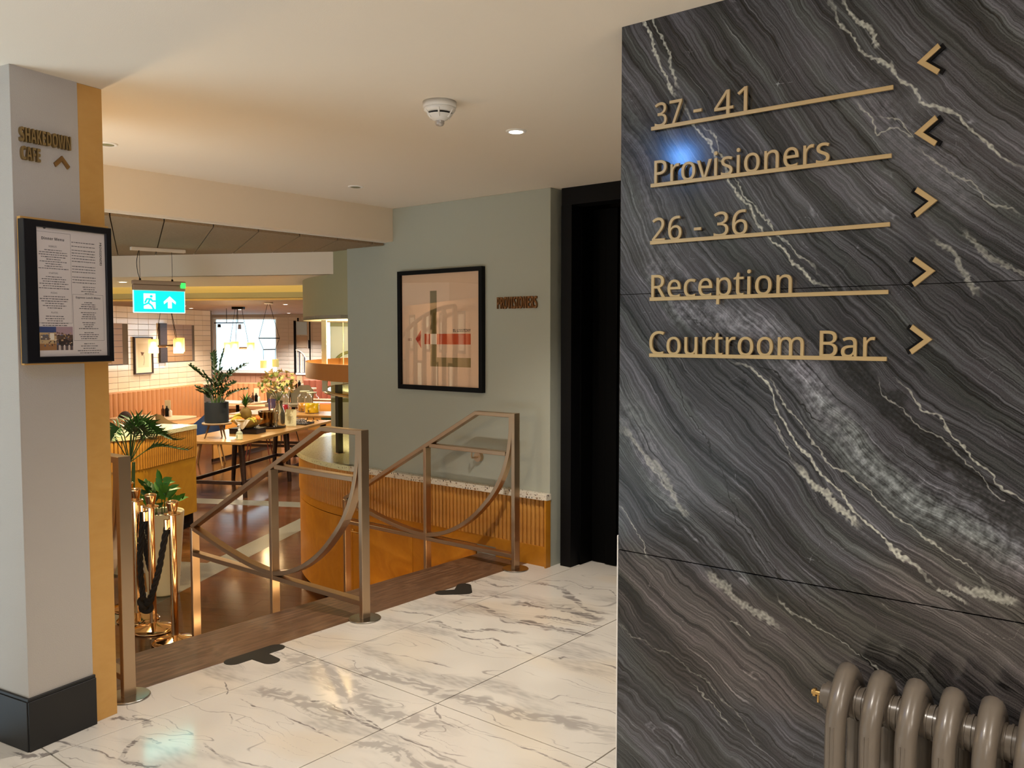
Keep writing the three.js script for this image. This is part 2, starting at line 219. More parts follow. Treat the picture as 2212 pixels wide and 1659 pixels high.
mat.whiteMarble = MP({ map: whiteMap, roughness: .09, ior: 1.5 });
const chips = (base, cols, n, w = 512, rmin = .004, rmax = .016) => { // terrazzo: angular chips in a pale binder
  const pts = []; let s = 99; const q = () => { s = (s * 1664525 + 1013904223) >>> 0; return s / 4294967296; };
  const cell = Array.from({ length: 24 * 24 }, () => []); for (let i = 0; i < n; i++) { const x = q(), y = q(), c = cols[Math.floor(q() * cols.length)], r = mix(rmin, rmax, q() * q()); pts.push([x, y, r, c, q() * 3, .5 + q()]); const a = Math.floor(x * 24), b = Math.floor(y * 24); for (let i2 = -1; i2 < 2; i2++) for (let j2 = -1; j2 < 2; j2++) cell[((b + j2 + 24) % 24) * 24 + (a + i2 + 24) % 24].push(i); }
  return tex(w, w, (u, v) => { const t = 1 + .05 * n2(u * 60, v * 60); let c = base; for (const i of cell[Math.min(23, Math.floor(v * 24)) * 24 + Math.min(23, Math.floor(u * 24))]) { const p = pts[i]; let dx = u - p[0], dy = v - p[1]; dx -= Math.round(dx); dy -= Math.round(dy); const ca = Math.cos(p[4]), sa = Math.sin(p[4]); const e = Math.abs(dx * ca + dy * sa) + Math.abs(-dx * sa + dy * ca) * p[5]; if (e < p[2] * (1 + .3 * n2(u * 120, v * 120))) c = p[3]; } return c.map((k) => k * t); });
};
mat.terrazzo = MP({ map: rep(chips([226, 216, 196], [[60, 40, 34], [150, 120, 90], [190, 170, 140], [40, 34, 34], [205, 190, 168], [168, 150, 120]], 900), 1.8), roughness: .22 });
mat.terrazzoPale = MP({ map: rep(chips([226, 224, 180], [[150, 140, 110], [196, 190, 140], [205, 200, 160], [110, 96, 70], [238, 236, 210]], 1200, 512, .003, .012), 2.2), roughness: .2 });
mat.terrazzoFloor = MP({ map: rep(chips([94, 92, 80], [[70, 68, 60], [120, 118, 104], [82, 80, 70], [56, 54, 48]], 2400, 512, .002, .008), 1.4), roughness: .3 });
const plankMap = woodTex([96, 62, 38], [56, 35, 21], 1.5, 14, 512, 512);
mat.plank = [0, 1, 2, 3].map((i) => MP({ map: (() => { const t = rep(plankMap, .6, 1.6); t.offset.set(.23 * i, .31 * i); return t; })(), color: ['#ffffff', '#eadfd6', '#f4e2d0', '#ddd0c6'][i], roughness: .15 }));
mat.acoustic = M({ map: rep(tex(256, 256, tiledRGB((u, v) => { const k = fbm(u * 60, v * 130, 3) * .5 + .5 * n2(u * 22, v * 200); return [148 + 34 * k, 126 + 32 * k, 98 + 28 * k]; })), 1.6), roughness: .95, bumpMap: rep(plasterB, 3), bumpScale: .004 });
mat.slatCeiling = M({ map: rep(tex(512, 512, (u, v) => { const e = (v * 22) % 1, g = e < .22 ? 0 : 1, k = g * (1 + .1 * n2(u * 3, Math.floor(v * 22) * 3.7)) * (1 + .06 * n2(u * 6, v * 160)); return g ? [150 * k, 122 * k, 98 * k] : [58, 44, 34]; }), 1, 1), roughness: .7 });
function tiledRGB(f) { return (u, v) => { const a = sm(0, 1, u), b = sm(0, 1, v); const p = f(u + 1, v + 1), q = f(u, v + 1), r = f(u + 1, v), s = f(u, v); return p.map((_, i) => mix(mix(p[i], q[i], a), mix(r[i], s[i], a), b)); }; }
mat.curtain = MP({ color: '#dcf0f6', roughness: .95, transmission: .4, thickness: 0, side: THREE.DoubleSide });
// ---------- the landing: floor, walls, ceiling ----------
const fUV = (g) => { const p = g.attributes.position, uv = g.attributes.uv; for (let i = 0; i < p.count; i++) uv.setXY(i, (p.getX(i) - FX0) / FSX, (p.getZ(i) - FZ0) / FSZ); return g; };
{
  const f = S('floor'); P(f, 'floor_bed', B(9.3, .3, 9.4, .5, -.158, 1.08, 0), mat.joint);
  const xs = [-4, -2.345, -1.116, .113, 1.342, 2.571, 5.12], zs = [-3.624, -3.311, -2.514, -1.717, -.92, -.123, 2.5, 5.7];
  for (let i = 0; i < 6; i++) for (let j = 0; j < 7; j++) {
    const w = xs[i + 1] - xs[i] - .005, d = zs[j + 1] - zs[j] - .005;
    P(f, 'marble_tile', fUV(B(w, .012, d, (xs[i] + xs[i + 1]) / 2, -.006, (zs[j] + zs[j + 1]) / 2, .0015)), mat.whiteMarble);
  }
  const st = S('stairs');
  const nose = P(st, 'landing_edge_board', B(3.1, .04, .442, 3.06, -.0205, -3.846, .006), mat.nosing);
  for (let k = 1; k < 5; k++) { P(st, 'tread', B(3.0, .03, .32, 3.09, -.14 * k - .015, -4.066 - .3 * k + .15, .005), mat.nosing); P(st, 'riser', B(3.0, .14, .02, 3.09, -.14 * k + .07 - .02, -4.066 - .3 * (k - 1) - .005, 0), mat.amber); }
  P(st, 'riser', B(3.0, .14, .02, 3.09, -.64, -5.272, 0), mat.amber);
  const sl = T('step_lights', 'warm light strips tucked under the step noses, out of sight below the landing', 'lamp');
  for (let k = 0; k < 4; k++) { P(sl, 'light_strip', B(2.9, .008, .012, 3.09, -.045 - .14 * k, -4.085 - .3 * k, 0), glow(AMBER, 5)); const l = new THREE.RectAreaLight(AMBER, POWER.step, 2.9, .02); l.position.set(3.09, -.055 - .14 * k, -4.096 - .3 * k); l.rotation.x = -.35; sl.add(l); }
}
{
  const c = S('ceiling'); P(c, 'ceiling_board', flat([[-4.1, 5.8], [5.2, 5.8], [5.2, -4.99], [-4.1, -4.99]], CEIL, .12), mat.ceiling);
  const b = S('trim_beam'); P(b, 'beam_face', B(8.72, .29, .08, .25, 2.417, -4.995, .004), mat.cream); P(b, 'edge_strip', B(8.72, .006, .014, .25, 2.2695, -5.04, 0), mat.white);
}
{ // sage wall with the picture
  const w = S('wall_right'); P(w, 'wall_face', B(.14, CEIL + .72, 2.052, 4.679, (CEIL - .72) / 2, -4.473, .003), mat.green);
  const back = S('wall_back'); P(back, 'wall_face', B(12.2, 3.9, .1, 10.85, 1.15, -3.52, 0), mat.black);
  const d = S('door_1'); // black joinery at the end of the sage wall
  P(d, 'jamb', B(.13, 2.41, .085, 4.745, 1.205, -3.37, .003), mat.black); P(d, 'lintel', B(.13, .115, 1.7, 4.745, 2.465, -2.56, .003), mat.black);
  P(d, 'jamb', B(.13, 2.41, .085, 4.745, 1.205, -1.75, .003), mat.black);
  P(d, 'reveal', B(.16, 2.41, .03, 4.86, 1.205, -3.33, .002), mat.doorBlack); P(d, 'door_leaf', B(.045, 2.39, 1.5, 4.93, 1.2, -2.56, .003), mat.doorBlack);
  P(d, 'door_stile', B(.02, 2.39, .09, 4.9, 1.2, -3.15, .004), mat.doorBlack);
  const o = S('wall_outer'); // closes the lobby behind and beside the camera
  { const g = Ex([[-5.9, -.9], [12.8, -.9], [12.8, 3.3], [-5.9, 3.3]], .12, 0, [[[-2.4, 1.2], [-1.9, 1.2], [-1.9, 2.1], [-2.4, 2.1]]]); g.rotateY(Math.PI / 2); g.translate(-4.22, 0, 0); P(o, 'wall_face', mUV(g), mat.pillar); } P(o, 'wall_face', B(.12, 3.2, 4.3, 5.2, 1.2, .6, 0), mat.pillar); P(o, 'wall_face', B(9.5, 3.2, .12, .5, 1.2, 5.82, 0), mat.pillar);
  P(o, 'wall_face', B(.2, 3.2, 2.3, 5.1, 1.2, -2.5, 0), mat.black);
  const sw = S('window_4'); P(sw, 'window_frame', [B(.06, .06, 1, -4.16, 1.23, 1.9), B(.06, .06, 1, -4.16, 2.07, 1.9), ...[1.43, 2.37].map((z) => B(.06, .8, .06, -4.16, 1.65, z))], mat.black); P(sw, 'window_pane', B(.006, .88, .98, -4.18, 1.65, 1.9, 0), mat.glass);
}
{ // black marble sign wall: slabs with open hairline joints
  const w = S('wall_marble');
  const ys = [0, .808 * .94 + .095, 1.683, CEIL];
  for (let k = 0; k < 3; k++) for (const [z0, z1] of [[-1.502, 1.1], [1.1, 3.4]]) {
    const g = B(.03, ys[k + 1] - ys[k] - (k === 2 ? 0 : .003), z1 - z0 - .002, 2.395, (ys[k] + ys[k + 1]) / 2, (z0 + z1) / 2, .001), p = g.attributes.position, uv = g.attributes.uv;
    for (let i = 0; i < p.count; i++) uv.setXY(i, (p.getZ(i) + 1.502) / DX, p.getY(i) / DY); P(w, 'stone_slab', g, mat.darkMarble);
  }
  P(w, 'core', B(.3, CEIL, 4.88, 2.562, CEIL / 2, .942, 0), mat.blackSoft); P(w, 'edge_bead', B(.02, .9, .004, 2.392, .45, -1.505, 0), mat.white);
}
{ // pillar with a skirting and a gold side panel
  const w = S('pillar', -10 * D2R * -1); w.position.set(1.304, 0, -3.395);
  P(w, 'plaster', flat([[0, 0], [.262, 0], [.262, -.6], [0, -.6]], 0, CEIL + .02, [], 0), mat.pillar);
  P(w, 'corner_bead', B(.006, CEIL, .006, .002, CEIL / 2, -.002, .002), mat.pillar);
  P(w, 'gold_panel', B(.107, CEIL, .58, .3165, CEIL / 2, -.294, .002), mat.gold);
  const sk = S('baseboard_pillar', 10 * D2R); sk.position.set(1.304, 0, -3.395);
  P(sk, 'skirting_board', [B(.277, .19, .014, .1285, .095, .007, .002), B(.014, .19, .6, -.007, .095, -.293, .002)], mat.skirt);
  P(sk, 'skirting_cap', [B(.277, .012, .01, .1285, .196, .005, .002), B(.01, .012, .6, -.005, .196, -.295, .002)], mat.skirt);
}
// ---------- stair railings ----------
const barPoly = (pts, t) => { const L = [], Rr = [], n = pts.length; for (let i = 0; i < n; i++) { const a = pts[Math.max(0, i - 1)], b = pts[Math.min(n - 1, i + 1)]; const dx = b[0] - a[0], dy = b[1] - a[1], l = Math.hypot(dx, dz(dx, dy)); L.push([pts[i][0] - dy / l * t / 2, pts[i][1] + dx / l * t / 2]); Rr.push([pts[i][0] + dy / l * t / 2, pts[i][1] - dx / l * t / 2]); } return [...L, ...Rr.reverse()]; };
function dz(a, b) { return b; }
const flatBar = (pts, t = .024, w = .0535) => { const g = Ex(barPoly(pts.map(([z, y]) => [-z, y]), t), w - .004, .002); g.translate(0, 0, -(w - .004) / 2); g.rotateY(Math.PI / 2); return mUV(g); };
const smooth = (pts, n) => new THREE.CatmullRomCurve3(pts.map(([z, y]) => new THREE.Vector3(z, y, 0))).getPoints(n).map((p) => [p.x, p.y]);
const plate = La([[0, 0], [.088, 0], [.088, .006], [.084, .009], [0, .009]], 36);
function railing(x, label) { // z runs from the landing post at -3.586; heights above the landing
  const z0 = -3.586, t = T('stair_railing', label, 'railing', [x, 0, z0]), q = (pts) => pts.map(([z, y]) => [z - z0, y]);
  P(t, 'post', flatBar(q([[-3.586, .006], [-3.586, 1.039]]), .0245, .0555), mat.bronze); P(t, 'post', flatBar(q([[-5.303, FLOOR2 + .006], [-5.303, .264]]), .024, .0555), mat.bronze); P(t, 'middle_upright', flatBar(q([[-4.408, -.28], [-4.408, .745]]), .023, .0545), mat.bronze);
  P(t, 'handrail', flatBar(q([[-3.59, 1.0262], [-3.919, 1.0262], [-5.305, .272]])), mat.bronze);
  P(t, 'lower_rail', flatBar(q([[-3.6, .09], [-5.295, .09]])), mat.bronze); P(t, 'upper_crossbar', flatBar(q([[-3.655, .768], [-4.36, .768]])), mat.bronze);
  P(t, 'curved_bar', flatBar(q(smooth([[-5.288, .262], [-5.117, .222], [-4.961, .186], [-4.811, .156], [-4.665, .132], [-4.524, .117], [-4.403, .116], [-4.286, .137], [-4.156, .183], [-4.044, .242], [-3.936, .318], [-3.845, .404], [-3.757, .505], [-3.69, .615], [-3.648, .72], [-3.622, .825], [-3.611, .93], [-3.61, 1.016]], 40), )), mat.bronze);
  P(t, 'base_plate', plate, mat.steel); const p2 = P(t, 'base_plate', plate, mat.steel); p2.position.set(0, FLOOR2, -5.303 - z0);
  return t;
}
railing(1.777, 'metal stair railing behind the grey pillar, only its tall end post in view');
railing(3.106, 'brushed bronze stair railing standing free in the middle of the steps');
railing(4.415, 'brushed bronze stair railing in front of the slatted panel and sage wall');
{ // wall bracket of the side handrail
  const t = T('handrail_bracket', 'small round bronze bracket on the sage wall with a bent rod', 'bracket', [4.609, .69, -4.07]);
  const disc = Cy(.034, .034, .03, 0, 0, 0, 28); disc.rotateZ(Math.PI / 2); disc.translate(-.015, 0, 0); P(t, 'rose', disc, mat.bronze);
  P(t, 'bent_rod', Tu([[-.03, 0, 0], [-.075, 0, 0], [-.088, .006, 0], [-.09, .02, 0], [-.09, .06, 0]], .006, 24, 8), mat.bronze);
}
// ---------- signs ----------
const fonts = { regular: await new FontLoader().loadAsync('fonts/droid/droid_sans_regular.typeface.json'), bold: await new FontLoader().loadAsync('fonts/droid/droid_sans_bold.typeface.json') };
function letters(t, text, x0, x1, y, cap, depth, m, font = fonts.regular, names = 'letter', grow = 0, wide = 1.2) { // letters as parts between x0 and x1, baseline y
  const probe = new THREE.ShapeGeometry(font.generateShapes('H', 1)); probe.computeBoundingBox(); const size = cap / probe.boundingBox.max.y, res = font.data.resolution, adv = (c) => font.data.glyphs[c].ha * size / res;
  const items = []; let x = 0; for (const c of text) { if (c !== ' ') { const g = new THREE.ExtrudeGeometry(font.generateShapes(c, size), { depth, bevelEnabled: grow > 0, bevelSize: grow, bevelThickness: .001, bevelSegments: 1, curveSegments: 5 }); g.computeBoundingBox(); items.push([c, g, x]); } x += adv(c); }
  const a = items[0][1].boundingBox.min.x, last = items[items.length - 1], end = last[2] + last[1].boundingBox.max.x, full = (x1 - x0) / (end - a), k = Math.min(full, wide), extra = items.length > 1 ? ((x1 - x0) - (end - a) * k) / (items.length - 1) : 0;
  for (const [n, [c, g, px]] of items.entries()) { g.translate(px - a, 0, 0); g.scale(k, 1, 1); g.translate(x0 + n * extra, y, 0); P(t, c === '-' ? 'dash' : names, mUV(g), m); }
}
const FACE_LEFT = -Math.PI / 2;
{
  const X = 2.371, rows = [
    ['37 - 41', 2.192, [[.012, .105, '37'], [.143, .170, '-'], [.210, .312, '41']], 'brass line sign reading 37 - 41, topmost on the black marble wall'],
    ['Provisioners', 2.019, [[.012, .549, 'Provisioners']], 'brass line sign reading Provisioners on the black marble wall'],
    ['26 - 36', 1.844, [[.006, .108, '26'], [.149, .173, '-'], [.213, .318, '36']], 'brass line sign reading 26 - 36 on the black marble wall'],
    ['Reception', 1.67, [[.005, .452, 'Reception']], 'brass line sign reading Reception on the black marble wall'],
    ['Courtroom Bar', 1.496, [[.0, .678, 'Courtroom Bar']], 'brass line sign reading Courtroom Bar, lowest on the marble wall']];
  for (const [, y, parts, label] of rows) {
    const t = T('brass_line_sign', label, 'sign', [X, y, -1.383], FACE_LEFT);
    P(t, 'underline', B(.708, .0115, .008, .354, -.006, .004, .001), mat.brassText);
    for (const [a, b, s] of parts) letters(t, s, a, b, s === '-' ? -.002 : -.003, .071, .006, mat.brassText, fonts.regular, 'letter', .0004, s.length < 3 ? 9 : 1.25);
  }
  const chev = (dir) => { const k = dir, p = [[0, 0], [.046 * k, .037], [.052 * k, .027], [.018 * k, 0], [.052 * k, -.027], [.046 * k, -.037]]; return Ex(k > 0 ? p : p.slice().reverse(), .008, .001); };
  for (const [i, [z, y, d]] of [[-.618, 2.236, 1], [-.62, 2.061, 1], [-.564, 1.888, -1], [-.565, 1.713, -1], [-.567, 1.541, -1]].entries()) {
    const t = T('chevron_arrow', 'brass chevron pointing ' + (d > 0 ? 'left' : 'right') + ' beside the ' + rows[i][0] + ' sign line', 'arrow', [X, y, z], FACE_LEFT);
    P(t, 'arrow_plate', mUV(chev(d)), mat.brassText); const b = P(t, 'arrow_shade', mUV(chev(d)), mat.black, 'black copy standing in for inner shade'); b.position.set(.010 * d, 0, -.005); b.scale.set(1, 1, .9);  // black copy imitates the shade and reflection inside the chevron
  }
  const t = T('wall_lettering', 'bronze block letters reading PROVISIONERS on the sage wall', 'sign', [4.606, 1.737, -3.899], FACE_LEFT);
  letters(t, 'PROVISIONERS', 0, .349, 0, .08, .012, mat.copperText, fonts.bold, 'letter', 0);
  const q = T('pillar_lettering', 'tarnished brass letters reading SHAKEDOWN CAFE on the grey pillar', 'sign', [1.304, 0, -3.395], 10 * D2R);
  const line = (s, x0, x1, y, cap) => { const g = new THREE.Group(); letters(g, s, x0, x1, y, cap, .014, mat.oldBrass, fonts.bold, 'letter', .0006); for (const m of [...g.children]) q.add(m); };
  line('SHAKEDOWN', .026, .222, 2.256, .05); line('CAFE', .029, .1, 2.191, .047);
  const u = T('chevron_arrow', 'small brass arrow pointing up below the letters on the pillar', 'arrow', [1.304, 0, -3.395], 10 * D2R);
  const up = Ex([[.189, 2.229], [.158, 2.199], [.164, 2.187], [.189, 2.212], [.211, 2.185], [.219, 2.194]].reverse(), .008, .001); P(u, 'arrow_plate', mUV(up), M({ color: '#8a6636', roughness: .5, metalness: .5 }));
}
{ // framed menu on the pillar
  const art = canvas(1024, 1740, (c, w, h) => {
    c.fillStyle = '#d9cfc9'; c.fillRect(0, 0, w, h); c.fillStyle = '#1b1a1c'; c.textAlign = 'center';
    c.beginPath(); c.moveTo(95, 10); c.arc(135, 0, 22, 0, 7); c.fill();
    c.strokeStyle = '#4a4646'; c.lineWidth = 3; c.strokeRect(-20, 60, 520, 1220); c.font = 'bold 52px sans-serif'; c.fillText('Dinner Menu', 250, 165);
    const bar = (x, y, n, s = 1) => { c.fillRect(x - n / 2, y, n * s, 7); };
    const r = (() => { let s = 5; return () => { s = (s * 1664525 + 1013904223) >>> 0; return s / 4294967296; }; })();
    const words = (x, y, n) => { let p = x - n / 2; while (p < x + n / 2) { const k = 14 + r() * 34, hh = 8 + r() * 3; c.globalAlpha = .75; c.fillRect(p, y, Math.min(k, x + n / 2 - p), hh); p += k + 7; } c.globalAlpha = 1; };
    c.font = '30px sans-serif'; let y = 260;
    for (const [name, n] of [['NIBBLES', 9], ['STARTERS', 6], ['PIZZAS', 6], ['PLATES', 5]]) { c.fillText(name, 245, y); y += 34; for (let i = 0; i < n; i++) { words(250, y, 190 + r() * 240); y += 31; } y += 46; }
    let yy = 160; for (const n of [1, 1, 5, 0, 3, 0, 3]) { for (let i = 0; i < n; i++) { words(690, yy, 350); yy += 38; } yy += 16; }
    c.save(); c.translate(935, 130); c.rotate(Math.PI / 2); c.font = 'bold 46px sans-serif'; c.textAlign = 'left'; c.fillText('PROVISIONERS', 0, 0); c.restore();
    for (let i = 0; i < 4; i++) words(760, 770 + i * 30, 190 - 20 * i + (i === 2 ? 90 : 0));
    c.strokeRect(515, 880, 460, 640); c.font = 'bold 38px sans-serif'; c.textAlign = 'center'; c.fillText('Express Lunch Menu', 745, 935);
    for (let i = 0; i < 19; i++) if (i % 5 !== 4) words(745, 985 + i * 28, 110 + r() * 210);
    for (let i = 0; i < 5; i++) words(745, 1560 + i * 32, 150 + r() * 220);
    const ph = (x, y0, w2, h2, col) => { c.fillStyle = col; c.fillRect(x, y0, w2, h2); };
    ph(20, 1330, 480, 320, '#8c7466'); ph(20, 1330, 480, 110, '#a98c92'); ph(20, 1330, 240, 80, '#3a4a78'); ph(20, 1410, 240, 150, '#c0a276'); ph(40, 1440, 120, 70, '#6a5d58'); ph(170, 1420, 60, 90, '#e6dcc8'); ph(270, 1440, 230, 60, '#5b4636'); ph(290, 1500, 210, 90, '#3a2c28'); ph(20, 1560, 240, 90, '#9a6d42');
    for (let i = 0; i < 7; i++) ph(265 + i * 34, 1580, 15, 70, i % 2 ? '#d8d0cc' : '#20263a'); for (let i = 0; i < 60; i++) ph(30 + r() * 450, 1400 + r() * 180, 6 + r() * 26, 5 + r() * 18, ['#e8d8b8', '#2a2226', '#705040', '#b89468', '#4a5878'][i % 5]);
  });
  const t = T('menu_frame', 'black framed dinner menu with a gold backing board hung on the pillar', 'frame', [1.304, 0, -3.395], 10 * D2R);
  const hole = [[.045, 1.472], [.329, 1.472], [.329, 1.949], [.045, 1.949]];
  P(t, 'backing_board', B(.357, .54, .022, .1865, 1.7135, .0135, .002), mat.gold, 'gold backing board'); P(t, 'frame', mUV(Ex([[0, 1.452], [.35, 1.452], [.35, 1.97], [0, 1.97]], .032, .002, [hole])), M({ color: '#0c0d14', roughness: .35 })).position.z = .026;
  const sheet = new THREE.PlaneGeometry(.284, .477), sh = P(t, 'menu_sheet', B(.284, .477, .002, .187, 1.7105, .048, 0), M({ color: '#d9cfc9' })); sheet.translate(.187, 1.7105, .0495); P(t, 'menu_print', sheet, M({ map: art, roughness: .7 }), 'printed menu text');
  const gl = new THREE.PlaneGeometry(.286, .479); gl.translate(.187, 1.7105, .054); P(t, 'glass_pane', gl, mat.glass);
}
{ // framed geometric print
  const art = canvas(800, 860, (c, w, h) => {
    c.fillStyle = '#e0bd9c'; c.fillRect(0, 0, w, h); c.fillStyle = '#6d5a26'; c.fillRect(300, 132, 68, 328); c.fillStyle = '#8d7748'; c.fillRect(300, 540, 68, 170); c.fillRect(300, 640, 405, 70);
    c.fillStyle = '#c8501f'; c.fillRect(240, 460, 60, 80); c.fillRect(368, 460, 337, 80); c.fillStyle = '#ead4b6'; c.fillRect(300, 460, 68, 80);
    c.fillStyle = '#b8381a'; c.beginPath(); c.moveTo(145, 500); c.lineTo(205, 428); c.quadraticCurveTo(195, 500, 205, 572); c.closePath(); c.fill();
    c.fillStyle = '#2a211a'; c.font = 'bold 29px sans-serif'; c.textAlign = 'right'; c.fillText('EL LISSITZKY', 705, 446); c.textAlign = 'left'; c.font = 'bold 26px serif'; c.fillStyle = '#6a3a22'; c.fillText('SEI', 62, 514);
  });
  const t = T('framed_print', 'large black framed print with an olive bar and a red arrow on the sage wall', 'picture', [4.609, 0, -4.871], FACE_LEFT);
  const o = [[0, 1.15], [.853, 1.15], [.853, 2.035], [0, 2.035]], i = [[.028, 1.18], [.825, 1.18], [.825, 2.009], [.028, 2.009]];
  P(t, 'frame', mUV(Ex(o, .036, .002, [i])), mat.black).position.z = .002; P(t, 'backing', B(.83, .86, .006, .4265, 1.5925, .012, 0), mat.cream);
  const sheet = new THREE.PlaneGeometry(.797, .829); sheet.translate(.4265, 1.5945, .0165); P(t, 'print_sheet', sheet, M({ map: art, roughness: .8 }));
  const gl = new THREE.PlaneGeometry(.8, .832); gl.translate(.4265, 1.5945, .026); P(t, 'glass_pane', gl, MP({ color: '#ffffff', transmission: 1, thickness: 0, roughness: 0, ior: 1.9 }));
}
// ---------- ceiling fittings ----------
{
  const t = T('smoke_detector', 'white round smoke detector with a clear tip on the cream ceiling', 'smoke detector', [2.65, CEIL, -2.56]);
  P(t, 'base', La([[0, 0], [.07, 0], [.07, -.022], [.066, -.026], [0, -.026]], 36), mat.whitePlastic);
  P(t, 'cover', La([[.064, -.026], [.066, -.034], [.058, -.042], [.052, -.044]], 36), mat.whitePlastic); P(t, 'grille_ring', La([[.05, -.03], [.05, -.045], [.0, -.045]], 36), M({ color: '#8b857c', roughness: .6 }));
  P(t, 'dark_slot', La([[.044, -.044], [.044, -.056], [0, -.056]], 36), mat.black); P(t, 'dome', La([[.052, -.052], [.05, -.056], [.034, -.07], [.02, -.078], [0, -.078]], 36), mat.whitePlastic);
  for (let k = 0; k < 6; k++) { const a = k * Math.PI / 3 + .35; P(t, 'rib', Bar([.064 * Math.cos(a), -.034, .064 * Math.sin(a)], [.042 * Math.cos(a), -.066, .042 * Math.sin(a)], .004, .004, 6), mat.whitePlastic); }
  P(t, 'clear_tip', La([[.02, -.076], [.019, -.088], [.014, -.096], [0, -.1]], 20), MP({ color: '#b8b0a8', roughness: .15, metalness: .3 }));
}
function downlight(x, z, y, label, lit, power, target, col = SOFT) {
  const t = T('downlight', label, 'lamp', [x, y, z]);
  P(t, 'trim_ring', La([[.030, .002], [.034, -.006], [.046, -.006], [.05, -.002], [.05, .0]], 32), mat.white);
  P(t, 'lens', La([[0, -.0065], [.032, -.0065], [.032, -.002], [0, -.002]], 28), lit ? glow(col, 14) : MP({ color: '#6f7a58', roughness: .1 }));
  if (lit) { const l = new THREE.SpotLight(col, power, 0, 62 * D2R, .6, 2); l.position.set(0, -.03, 0); l.castShadow = true; l.shadow.radius = 1.6; l.target.position.set(target ? target[0] : 0, -2.5, target ? target[1] : 0); t.add(l, l.target); }
  return t;
}
downlight(3.247, -2.634, CEIL, 'lit round downlight in the cream ceiling near the black marble wall', true, POWER.downlight);
downlight(3.776, -4.411, CEIL, 'unlit round downlight in the ceiling close to the cream beam', false);
downlight(2.149, -4.415, CEIL, 'unlit round downlight in the ceiling beside the gold pillar panel', false);
for (const [x, z] of [[-1.32, -1.73], [.9, -1.0], [1.2, 1.4], [-1.4, 1.6]]) downlight(x, z, CEIL, 'lit downlight of the lobby ceiling outside the picture', true, POWER.downlight * .5).userData.group = 'lobby downlights outside the picture';
{ // small blue lamp on the ceiling that the polished marble mirrors
  const t = T('ceiling_beacon', 'round blue lamp on the ceiling outside the picture, mirrored in the marble', 'lamp', [.72, CEIL, -2.18]);
  P(t, 'housing', La([[0, 0], [.075, 0], [.075, -.02], [.06, -.024], [0, -.024]], 28), mat.whitePlastic); P(t, 'lens', La([[.058, -.024], [.05, -.04], [0, -.046]], 28), glow(new THREE.Color(.1, .35, 1), 60));
  const l = new THREE.PointLight(new THREE.Color(.15, .4, 1), .35, 0, 2); l.position.set(0, -.07, 0); l.castShadow = true; l.shadow.radius = 2; t.add(l);
}
for (const [x, y, z, r, lab] of [[-.7, 1.75, 1.2, .23, 'large added paper globe lamp behind the viewer'], [.7, 1.85, 1.9, .23, 'second added paper globe lamp further behind the viewer']]) {  // unseen globes added to fill the lobby and its ceiling with light
  const t = T('added_globe_lamp', lab, 'lamp', [x, y, z]); P(t, 'paper_shade', Sp(r, 0, 0, 0, 1, 1, 1, 32), glow(SOFT, 2.5)); P(t, 'cord', Bar([0, r, 0], [0, CEIL - y, 0], .004), mat.black);
  const l = new THREE.PointLight(SOFT, POWER.addedGlobe / 3, 0, 2); l.castShadow = true; l.shadow.radius = 8; t.add(l);
}
{ // uplighter added out of sight behind the pillar to warm the ceiling and beam
  const t = T('added_wall_lamp', 'added warm uplighter on the far side of the gold pillar panel, out of sight', 'lamp', [1.72, 0, -4.22]);
  P(t, 'arm', Bar([0, 1.42, 0], [-.06, 1.42, .25], .012), mat.black); P(t, 'wall_plate', B(.06, .12, .02, -.06, 1.42, .235, .003), mat.black);
  P(t, 'bowl', La([[0, 1.4], [.05, 1.42], [.075, 1.5], [.07, 1.5], [.045, 1.43], [0, 1.41]], 30), mat.black); P(t, 'bulb', Sp(.03, 0, 1.46, 0), glow(WARM, 8));
  { const l = new THREE.PointLight(AMBER, POWER.addedUplight, 0, 2); l.position.set(0, 1.56, 0); l.castShadow = true; l.shadow.radius = 3; t.add(l); }
}
// ---------- floor stickers ----------
const spline = (pts, n = 60) => new THREE.CatmullRomCurve3(pts.map(([x, z]) => new THREE.Vector3(x, 0, z)), true, 'centripetal').getPoints(n).map((p) => [p.x, p.z]);
const sticker = M({ color: '#211f1b', roughness: .55 });
{
  const a = T('floor_sticker', 'black rounded T shaped sticker on the white marble floor by the middle railing', 'sticker', [2.4, 0, -3.56]);
  const arcP = (cx, cz, r, a0, a1) => Array.from({ length: 13 }, (_, i) => { const q = (a0 + (a1 - a0) * i / 12) * D2R; return [cx + r * Math.cos(q), cz + r * Math.sin(q)]; });
  P(a, 'vinyl', flat([...arcP(-.105, -.034, .046, 90, 270), ...arcP(.13, -.034, .046, -90, 90), [.06, .012], ...arcP(.012, .095, .043, 0, 180), [-.036, .012]], 0, .0012), sticker);
  const b = T('floor_sticker', 'black sticker with one squared end on the marble floor before the sage wall', 'sticker', [3.83, 0, -3.56]);
  P(b, 'vinyl', flat([...arcP(-.105, -.035, .045, 135, 315), [-.011, -.022], ...arcP(.088, -.035, .045, 225, 405), ...arcP(-.01, .062, .045, 45, 135)], 0, .0012), sticker);
}
